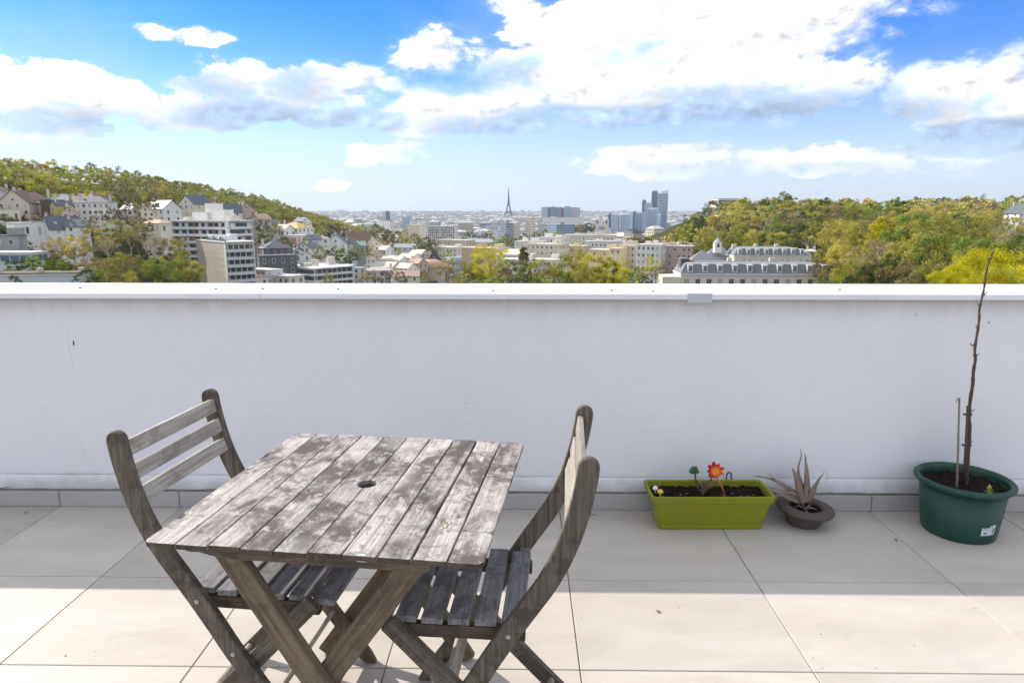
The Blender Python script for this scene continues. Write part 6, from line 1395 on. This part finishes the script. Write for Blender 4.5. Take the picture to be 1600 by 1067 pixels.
def all_trees():
    rng = random.Random(99); C = rng.choice
    # left ridge wood: crowns stand on the terrain
    Y = 345.0
    while Y < 1120:
        sp = 11.5 + (Y - 345) * .012
        for i in range(6):
            x = -222 - i * sp * 1.05 + rng.uniform(-3, 3) - (18 if Y < 430 else 0); y = Y + rng.uniform(-4, 4)
            if x / y < -.86: continue
            TREES.append((None, (x, y), y, rng.uniform(5.6, 7.6), rng.uniform(10.5, 13.5), 'leafy' if rng.random() < .76 else 'bare', C(('olive', 'olive', 'gold', 'fresh', 'green', 'tan', 'fresh', 'olive')), 'the left hilltop wood'))
        Y += sp
    Y = 560.0          # lower flank of the same hill, where it runs down to the city
    while Y < 1250:
        sp = 14 + (Y - 500) * .01
        for i in range(5):
            x = -200 + i * sp + rng.uniform(-4, 4) + (Y - 560) * .03; y = Y + rng.uniform(-5, 5)
            if gz(x, y) < -50: continue
            TREES.append((None, (x, y), y, rng.uniform(5.6, 7.4), rng.uniform(9.5, 12.5), 'leafy', C(('olive', 'brown', 'fresh', 'green', 'olive', 'gold', 'tan')), 'the left hilltop wood'))
        Y += sp
    # between and below the houses on the left
    for a in ((14, 338, 300, 6, 'leafy', 'dark'), (34, 345, 305, 5, 'leafy', 'green'), (62, 338, 306, 3.2, 'leafy', 'tan'), (84, 333, 310, 3, 'leafy', 'brown'), (46, 378, 262, 2.4, 'leafy', 'dark'), (14, 360, 300, 3.6, 'leafy', 'dark'),
              (196, 284, 330, 4.6, 'bare', 'tan'), (213, 296, 322, 4.8, 'bare', 'brown'), (228, 300, 345, 5.2, 'bare', 'olive'), (243, 302, 350, 5, 'leafy', 'brown'), (180, 325, 315, 4, 'leafy', 'brown'), (150, 338, 290, 3.6, 'leafy', 'tan'), (205, 326, 300, 4.4, 'leafy', 'brown'), (228, 338, 298, 4.4, 'bare', 'brown'),
              (88, 374, 236, 4.4, 'leafy', 'tan'), (101, 366, 232, 4.8, 'bare', 'gold'), (118, 370, 234, 4.6, 'leafy', 'gold'), (137, 374, 238, 4.4, 'bare', 'tan'), (152, 356, 246, 5.4, 'leafy', 'tan'), (170, 364, 232, 5, 'bare', 'tan'), (187, 344, 262, 5.6, 'leafy', 'olive'), (204, 350, 258, 5.8, 'bare', 'brown'), (218, 346, 255, 5.6, 'leafy', 'brown'), (236, 356, 250, 5.4, 'bare', 'brown'), (250, 366, 246, 5, 'bare', 'tan'), (266, 374, 248, 5.2, 'leafy', 'brown'), (283, 380, 244, 3.6, 'leafy', 'olive'), (272, 362, 262, 5.0, 'bare', 'brown'),
              (112, 402, 212, 4.0, 'bare', 'tan'), (140, 404, 214, 4.2, 'leafy', 'brown'), (163, 400, 210, 4.4, 'bare', 'tan'), (186, 398, 212, 4.6, 'leafy', 'olive'), (208, 402, 206, 4.4, 'leafy', 'brown'), (228, 408, 205, 4.0, 'leafy', 'green'), (243, 404, 212, 4.0, 'leafy', 'fresh'), (262, 410, 206, 4.2, 'leafy', 'green'), (284, 402, 214, 4.4, 'leafy', 'olive'), (300, 408, 212, 3.8, 'leafy', 'gold'), (152, 424, 190, 3.4, 'leafy', 'green'), (176, 424, 190, 3.6, 'leafy', 'brown'), (200, 426, 188, 3.4, 'leafy', 'olive'), (128, 422, 190, 3.0, 'leafy', 'dark'),
              (20, 407, 215, 3.6, 'leafy', 'dark'), (40, 405, 215, 3.8, 'leafy', 'dark'), (60, 402, 215, 4.0, 'leafy', 'green'), (80, 403, 214, 3.8, 'leafy', 'dark'), (98, 408, 212, 3.6, 'leafy', 'green'), (14, 434, 180, 2.4, 'leafy', 'dark'),
              (413, 345, 385, 4.2, 'leafy', 'dark'), (418, 358, 378, 4.4, 'leafy', 'green'), (409, 368, 360, 4.0, 'leafy', 'dark'), (430, 352, 398, 3.2, 'leafy', 'fresh'), (437, 338, 440, 6.4, 'leafy', 'green'), (425, 330, 470, 6.5, 'leafy', 'olive'), (447, 372, 372, 4.2, 'leafy', 'dark'), (456, 384, 350, 4.2, 'leafy', 'green'), (470, 387, 352, 3.6, 'leafy', 'dark'),
              (482, 352, 430, 4.8, 'leafy', 'olive'), (494, 350, 435, 5.2, 'leafy', 'green'), (504, 353, 425, 3.6, 'leafy', 'fresh'), (517, 352, 440, 5, 'leafy', 'dark'), (533, 350, 470, 6, 'leafy', 'brown'), (500, 386, 372, 4.2, 'leafy', 'olive'), (522, 388, 375, 4.8, 'leafy', 'dark'), (536, 390, 372, 4.8, 'leafy', 'green'), (548, 394, 370, 4.2, 'leafy', 'dark'), (560, 386, 402, 4.0, 'leafy', 'olive'), (574, 382, 420, 4.4, 'leafy', 'olive'),
              (512, 428, 262, 2.6, 'leafy', 'fresh'), (566, 425, 300, 3.2, 'leafy', 'gold'), (582, 424, 300, 3.0, 'leafy', 'tan'), (598, 426, 300, 3.2, 'leafy', 'brown'), (614, 424, 305, 3.2, 'leafy', 'tan'), (629, 426, 300, 3.0, 'bare', 'brown'), (572, 352, 520, 6.4, 'leafy', 'fresh'), (585, 352, 520, 6, 'leafy', 'green'), (598, 356, 515, 6, 'leafy', 'brown')):
        tree(*a, 'the left slope')
    for a in ((610, 360, 540, 6.4, 'leafy', 'brown'), (622, 362, 560, 6.4, 'leafy', 'olive'), (634, 360, 580, 6.6, 'leafy', 'gold'), (646, 366, 560, 6.2, 'leafy', 'olive'), (656, 372, 550, 6.2, 'leafy', 'green'), (668, 372, 560, 6.4, 'leafy', 'brown'), (678, 378, 560, 6.0, 'leafy', 'brown'), (640, 380, 530, 6, 'leafy', 'olive'), (616, 382, 500, 3.6, 'leafy', 'green'), (625, 388, 490, 2.6, 'leafy', 'fresh'), (663, 384, 510, 4.4, 'leafy', 'green'), (650, 386, 515, 5.4, 'leafy', 'dark'),
              (700, 394, 460, 5.0, 'leafy', 'fresh'), (694, 408, 440, 3.8, 'leafy', 'gold'), (706, 410, 445, 3.6, 'leafy', 'olive'), (686, 416, 420, 3.6, 'leafy', 'olive'), (660, 424, 395, 3.4, 'leafy', 'brown'), (669, 427, 385, 3.2, 'leafy', 'olive')):
        tree(*a, 'the wooded spur by the street')
    for a in ((760, 388, 215, 5.4, 'willow', 'yellow'), (742, 405, 210, 3.6, 'leafy', 'olive'), (777, 408, 208, 3.6, 'leafy', 'gold'), (818, 387, 205, 4.8, 'conifer', 'grey'), (799, 406, 200, 4.2, 'leafy', 'grey'), (840, 408, 200, 4.4, 'leafy', 'olive'), (790, 420, 195, 2.8, 'leafy', 'brown'), (858, 418, 200, 3.2, 'leafy', 'olive'),
              (903, 395, 205, 6.4, 'leafy', 'gold'), (882, 402, 200, 5.4, 'leafy', 'olive'), (927, 398, 203, 6.0, 'leafy', 'gold'), (948, 406, 200, 5.2, 'leafy', 'olive'), (962, 412, 198, 4.0, 'leafy', 'yellow'), (915, 416, 190, 4.0, 'leafy', 'olive'), (940, 426, 186, 3.2, 'leafy', 'olive'), (872, 426, 186, 3.0, 'leafy', 'green'),
              (722, 428, 205, 3.0, 'leafy', 'gold'), (707, 431, 205, 2.4, 'leafy', 'olive'), (985, 410, 260, 3.0, 'leafy', 'fresh'), (996, 420, 240, 3.2, 'leafy', 'green'), (975, 424, 220, 2.8, 'leafy', 'dark'), (1018, 402, 255, 3.2, 'willow', 'yellow'), (1008, 418, 235, 2.6, 'leafy', 'olive'), (1030, 418, 235, 2.6, 'leafy', 'brown'), (1042, 412, 240, 2.4, 'bare', 'brown')):
        tree(*a, 'the park below the parapet')
    for i, u in enumerate((735, 752, 770, 790, 812, 832, 850, 868, 990, 1004)): tree(u, 433 + rng.uniform(-2, 2), 175, 2.6, 'bush', C(('green', 'dark', 'green', 'fresh')), 'the hedge just above the parapet', 3.2)
    for i in range(9): tree(773 + i * 6.2, 373 + rng.uniform(-1.5, 1.5), 600, 4.2, 'leafy', C(('fresh', 'green')), 'the tree row behind the white roofs', 8)
    for u, v, Y, t in ((838, 363, 730, 'brown'), (848, 360, 720, 'green'), (856, 364, 715, 'fresh'), (872, 362, 715, 'fresh'), (792, 366, 780, 'brown'), (768, 366, 760, 'brown'), (737, 362, 770, 'dark'), (757, 366, 760, 'dark'), (727, 366, 765, 'green'), (818, 366, 780, 'dark')): tree(u, v, Y, 6, 'leafy', t, 'the squares between office towers', 10)
    for i in range(12): tree(896 + i * 3.6 + rng.uniform(-1, 1), 352 + rng.uniform(-4, 4), 1010 + 40 * (i % 3), 8.5, 'leafy', C(('brown', 'brown', 'dark', 'tan')), 'the grove left of the church', 13)
    for i in range(16): tree(985 + i * 6.0, 372 + rng.uniform(-2.5, 2), 640, 5.4, 'leafy', C(('olive', 'gold', 'green', 'brown')), 'the tree line below the right hill', 9)
    # right hill
    Y = 335.0; row = 0
    while Y < 575:
        x = 98 + (row % 2) * 7
        while x < Y * .84:
            if gz(x, Y) > -46: TREES.append((None, (x + rng.uniform(-3.5, 3.5), Y + rng.uniform(-4, 4)), Y, rng.uniform(6.6, 8.8), rng.uniform(11.5, 15.5), 'leafy' if rng.random() < .80 else 'bare', C(('olive', 'olive', 'gold', 'gold', 'fresh', 'green', 'brown', 'tan', 'dark')), 'the wood on the right hill'))
            x += 14.5 + (1.5 if Y > 460 else 0)
        Y += 17; row += 1
    for a in ((1058, 362, 560, 9.5, 'leafy', 'olive'), (1072, 350, 540, 9, 'leafy', 'fresh'), (1092, 331, 470, 7, 'leafy', 'dark'), (1100, 360, 430, 7.5, 'leafy', 'fresh'), (1086, 372, 420, 6.5, 'leafy', 'olive'), (1112, 356, 420, 7.5, 'leafy', 'gold'), (1130, 362, 400, 7, 'leafy', 'olive'), (1150, 360, 395, 7, 'leafy', 'fresh'), (1216, 302, 560, 8.5, 'leafy', 'green'), (1066, 378, 440, 5.5, 'leafy', 'brown'), (1200, 366, 370, 6.5, 'leafy', 'dark'), (1222, 368, 365, 6.0, 'leafy', 'green'), (1178, 364, 375, 6.2, 'leafy', 'olive'), (1245, 366, 370, 6.4, 'leafy', 'brown'), (1265, 348, 380, 7.2, 'leafy', 'dark')): tree(*a, 'the wood on the right hill')
    for a in ((1302, 346, 262, 7, 'leafy', 'gold'), (1322, 352, 250, 7, 'leafy', 'olive'), (1296, 382, 235, 5.4, 'leafy', 'olive'), (1312, 380, 225, 6, 'leafy', 'gold'), (1290, 405, 218, 4, 'leafy', 'brown'), (1300, 422, 205, 3.6, 'leafy', 'green'), (1340, 380, 200, 6.4, 'bare', 'gold'), (1325, 410, 190, 4.4, 'leafy', 'olive'), (1352, 352, 240, 7, 'leafy', 'olive'), (1374, 346, 225, 7.2, 'leafy', 'yellow'), (1356, 376, 205, 6, 'leafy', 'tan'), (1377, 372, 190, 5.8, 'bare', 'tan'), (1396, 336, 225, 7, 'leafy', 'gold'), (1420, 334, 205, 7.6, 'leafy', 'green'), (1444, 342, 200, 7.4, 'leafy', 'olive'), (1434, 366, 175, 7.2, 'leafy', 'olive'), (1462, 366, 172, 6.6, 'leafy', 'green'), (1410, 380, 178, 6, 'leafy', 'olive'), (1396, 402, 165, 4.6, 'leafy', 'dark'), (1368, 408, 170, 4.6, 'leafy', 'brown'), (1346, 420, 165, 4, 'leafy', 'dark'), (1420, 412, 150, 4.4, 'leafy', 'brown'), (1450, 416, 145, 4.0, 'leafy', 'tan'), (1490, 348, 215, 7, 'leafy', 'grey'), (1512, 344, 205, 7, 'leafy', 'olive'), (1536, 342, 215, 7, 'bare', 'tan'), (1556, 330, 250, 7, 'bare', 'brown'), (1500, 372, 165, 5.8, 'bare', 'gold'), (1530, 372, 160, 6, 'leafy', 'green'), (1562, 378, 150, 6, 'leafy', 'green'), (1596, 374, 150, 6.4, 'leafy', 'green'), (1480, 396, 140, 4.6, 'leafy', 'olive'), (1574, 348, 215, 6, 'bare', 'brown'), (1600, 352, 220, 6.4, 'leafy', 'olive'), (1630, 350, 210, 7, 'leafy', 'olive'),
              (1556, 388, 98, 4.6, 'leafy', 'yellow'), (1530, 398, 94, 4.0, 'leafy', 'yellow'), (1585, 392, 96, 4.6, 'leafy', 'yellow'), (1506, 412, 90, 3.2, 'leafy', 'yellow'), (1482, 424, 88, 2.6, 'leafy', 'yellow'), (1612, 398, 96, 4.6, 'leafy', 'fresh'), (1545, 420, 84, 3.4, 'leafy', 'yellow'), (1580, 420, 84, 3.4, 'leafy', 'fresh'), (1640, 405, 90, 4.4, 'leafy', 'yellow')):
        tree(*a, 'the near grove at the lower right')
all_trees()
pm_ = MB(); pm_.tube([(0, 0, -1), (0, 0, .02)], [.42, .34], 7); POLE = pm_.mesh('lower_trunk', BARK)
def plant():
    rng = random.Random(5); L = []
    for (u, v, Y, Rr, H, form, tone, zone) in TREES:
        if u is None:
            x, y = v; z = gz(x, y) - .6; top = z + H
        else:
            x, y = site(u, Y); top = ztop(v, Y); H = H or Rr * (2.1 if form != 'conifer' else 3.6); z = top - H
            z = min(z, top - H)
        L.append((Rr / Y, x, y, z, Rr, H, form, tone, zone, 815 + F * x / y))
    L.sort(key=lambda a: -a[0]); ind = L[:296]; rest = L[296:]
    ORD = ['first', 'second', 'third', 'fourth', 'fifth', 'sixth', 'seventh', 'eighth', 'ninth', 'tenth', 'eleventh', 'twelfth', 'thirteenth', 'fourteenth', 'fifteenth', 'sixteenth', 'seventeenth', 'eighteenth', 'nineteenth', 'twentieth'] + ['twenty-' + s for s in ('first', 'second', 'third', 'fourth', 'fifth', 'sixth', 'seventh', 'eighth', 'ninth')] + ['thirtieth'] + ['thirty-' + s for s in ('first', 'second', 'third', 'fourth', 'fifth', 'sixth', 'seventh', 'eighth', 'ninth')] + ['fortieth']
    ind.sort(key=lambda a: a[9]); cnt = {}
    for (_, x, y, z, Rr, H, form, tone, zone, u) in ind:
        col, word = TONE[tone]; big = Rr / y * F > 17
        if form == 'leafy' and y < 120: pr = PROTO['near', rng.randrange(2)]; r0, h0 = 5.8, 13.0
        elif form == 'leafy': pr = PROTO['leafy', rng.randrange(4)] if big else PROTO['far', rng.randrange(5)]; r0, h0 = 5.8, 13.0
        elif form == 'bare': pr = PROTO['bare', rng.randrange(4)]; r0, h0 = 5.2, 13.5
        elif form == 'conifer': pr = PROTO['conifer', rng.randrange(2)]; r0, h0 = 3.6, 13.6
        elif form == 'willow': pr = PROTO['willow', 0]; r0, h0 = 5.2, 12.3
        else: pr = PROTO['bush', rng.randrange(2)]; r0, h0 = 2.6, 2.9
        nm = {'leafy': 'tree', 'bare': 'bare_tree', 'conifer': 'fir_tree', 'willow': 'weeping_tree', 'bush': 'bush'}[form]
        kw = {'leafy': f'{word} leafy tree', 'bare': f'{word} bare-branched tree', 'conifer': f'{word} fir tree', 'willow': f'{word} weeping tree', 'bush': f'{word} bush'}[form]
        cnt[kw, zone] = cnt.get((kw, zone), 0) + 1; o = ORD[cnt[kw, zone] - 1]
        kk = kw + (f', {o} from left in {zone}')
        t = link(nm, None, None, (x, y, z), (0, 0, rng.uniform(0, 6.28))); t.scale = (Rr / r0, Rr / r0, H / h0)
        tag(t, kk, 'bush' if form == 'bush' else 'tree', 'trees of ' + zone.replace('the ', '', 1))
        c = link('crown', pr[0], t); v = rng.uniform(.82, 1.2); c.color = (col[0] * v, col[1] * v * rng.uniform(.95, 1.05), col[2] * v, 1)
        if pr[1]: link('trunk', pr[1], t)
        gap = z - gz(x, y)
        if gap > .8 and pr[1]:
            lt = link('lower_trunk', POLE, t); lt.scale = (1, 1, (gap + 1.2) / (H / h0))
            if gap > 2.5 and form != 'conifer':
                lc = link('crown', pr[0], t); lc.color = c.color; k_ = H / h0; lc.location = (0, 0, -gap / k_ * .95); lc.rotation_euler = (0, 0, 2.1); lc.scale = (.92, .92, min(1.4, (gap / k_ * .9 + 5) / 13))  # lower boughs: second crown copy added below to fill the gap to the ground
    # trees too many to pick apart, farther back in the woods
    cache = [leaf_data(500 + i, 5.8, 9.4, 3.4, 26, 520, .66) for i in range(4)]; byt = {}
    for (_, x, y, z, Rr, H, form, tone, zone, u) in rest: byt.setdefault(tone, []).append((x, y, z, Rr, H))
    vs, fs, ti, mi = [], [], [], []; mats = []
    for tone, l in byt.items():
        mats.append(stuff_leaf('wood_' + tone, TONE[tone][0]))
        for (x, y, z, Rr, H) in l:
            a, b, c = cache[rng.randrange(4)]; k = len(vs); s, hs, th = Rr / 5.8, H / 13.0, rng.uniform(0, 6.28); cs, sn = math.cos(th) * s, math.sin(th) * s
            vs += [(x + p[0] * cs - p[1] * sn, y + p[0] * sn + p[1] * cs, z + p[2] * hs) for p in a]; fs += [tuple(i + k for i in f) for f in b]; ti += c; mi += [len(mats) - 1] * len(b)
    me = bpy.data.meshes.new('background_wood'); me.from_pydata(vs, [], fs)
    for m_ in mats: me.materials.append(m_)
    me.polygons.foreach_set('material_index', mi); at = me.attributes.new('tint', 'FLOAT', 'FACE'); at.data.foreach_set('value', ti)
    o = link('background_wood', me); o['kind'] = 'stuff'; print('trees', len(ind), 'rest', len(rest))
    # undergrowth: low leafy ground cover on the slopes where soil would show between trunks
    vs, fs, ti, mi = [], [], [], []
    for i in range(30000):
        if i > 14999: y = 60 + 300 * rng.random() ** .8; x = y * rng.uniform(-.9, .9)
        elif i % 2: y = rng.uniform(170, 620); x = -y * rng.uniform(.16, .82)
        else: y = rng.uniform(130, 560); x = y * rng.uniform(.05, .82)
        g = gz(x, y)
        if g < -56: continue
        s = rng.uniform(.5, 1.5); c = Vector((x, y, g + rng.uniform(0, 1.6 if i < 15000 else 3.5))); n = Vector((rng.uniform(-1, 1), rng.uniform(-1, .4), rng.uniform(.1, 1))).normalized(); a = n.orthogonal().normalized() * s; b = n.cross(a)
        k = len(vs); vs += [tuple(c + a), tuple(c + b * .7), tuple(c - a), tuple(c - b * .7)]; fs.append((k, k + 1, k + 2, k + 3)); ti.append(rng.random()); mi.append(i % 3)
    me = bpy.data.meshes.new('undergrowth'); me.from_pydata(vs, [], fs)
    for n_, c_ in (('scrub_green', (.05, .065, .02)), ('scrub_brown', (.09, .07, .035)), ('scrub_olive', (.10, .095, .03))): me.materials.append(stuff_leaf(n_, c_))
    me.polygons.foreach_set('material_index', mi); at = me.attributes.new('tint', 'FLOAT', 'FACE'); at.data.foreach_set('value', ti); o = link('undergrowth', me); o['kind'] = 'stuff'
plant()

# ------------------------------------------------------------------ haze: one even volume round camera and city
def haze():
    m = MB(); m.box(-16000, 16000, -600, 13600, -480, 420)
    hm = bpy.data.materials.new('haze_air'); hm.use_nodes = True; hm.node_tree.nodes.clear(); k = NT(hm.node_tree)
    o = k.n('ShaderNodeOutputMaterial'); v = k.n('ShaderNodeVolumePrincipled'); v.inputs['Color'].default_value = (.80, .90, 1.0, 1); v.inputs['Density'].default_value = HAZE; v.inputs['Anisotropy'].default_value = .2
    k.l(v.outputs[0], o.inputs['Volume']); hm.cycles.homogeneous_volume = True
    m.build('haze', hm, kind='stuff')
HAZE = 4.5e-5
haze()
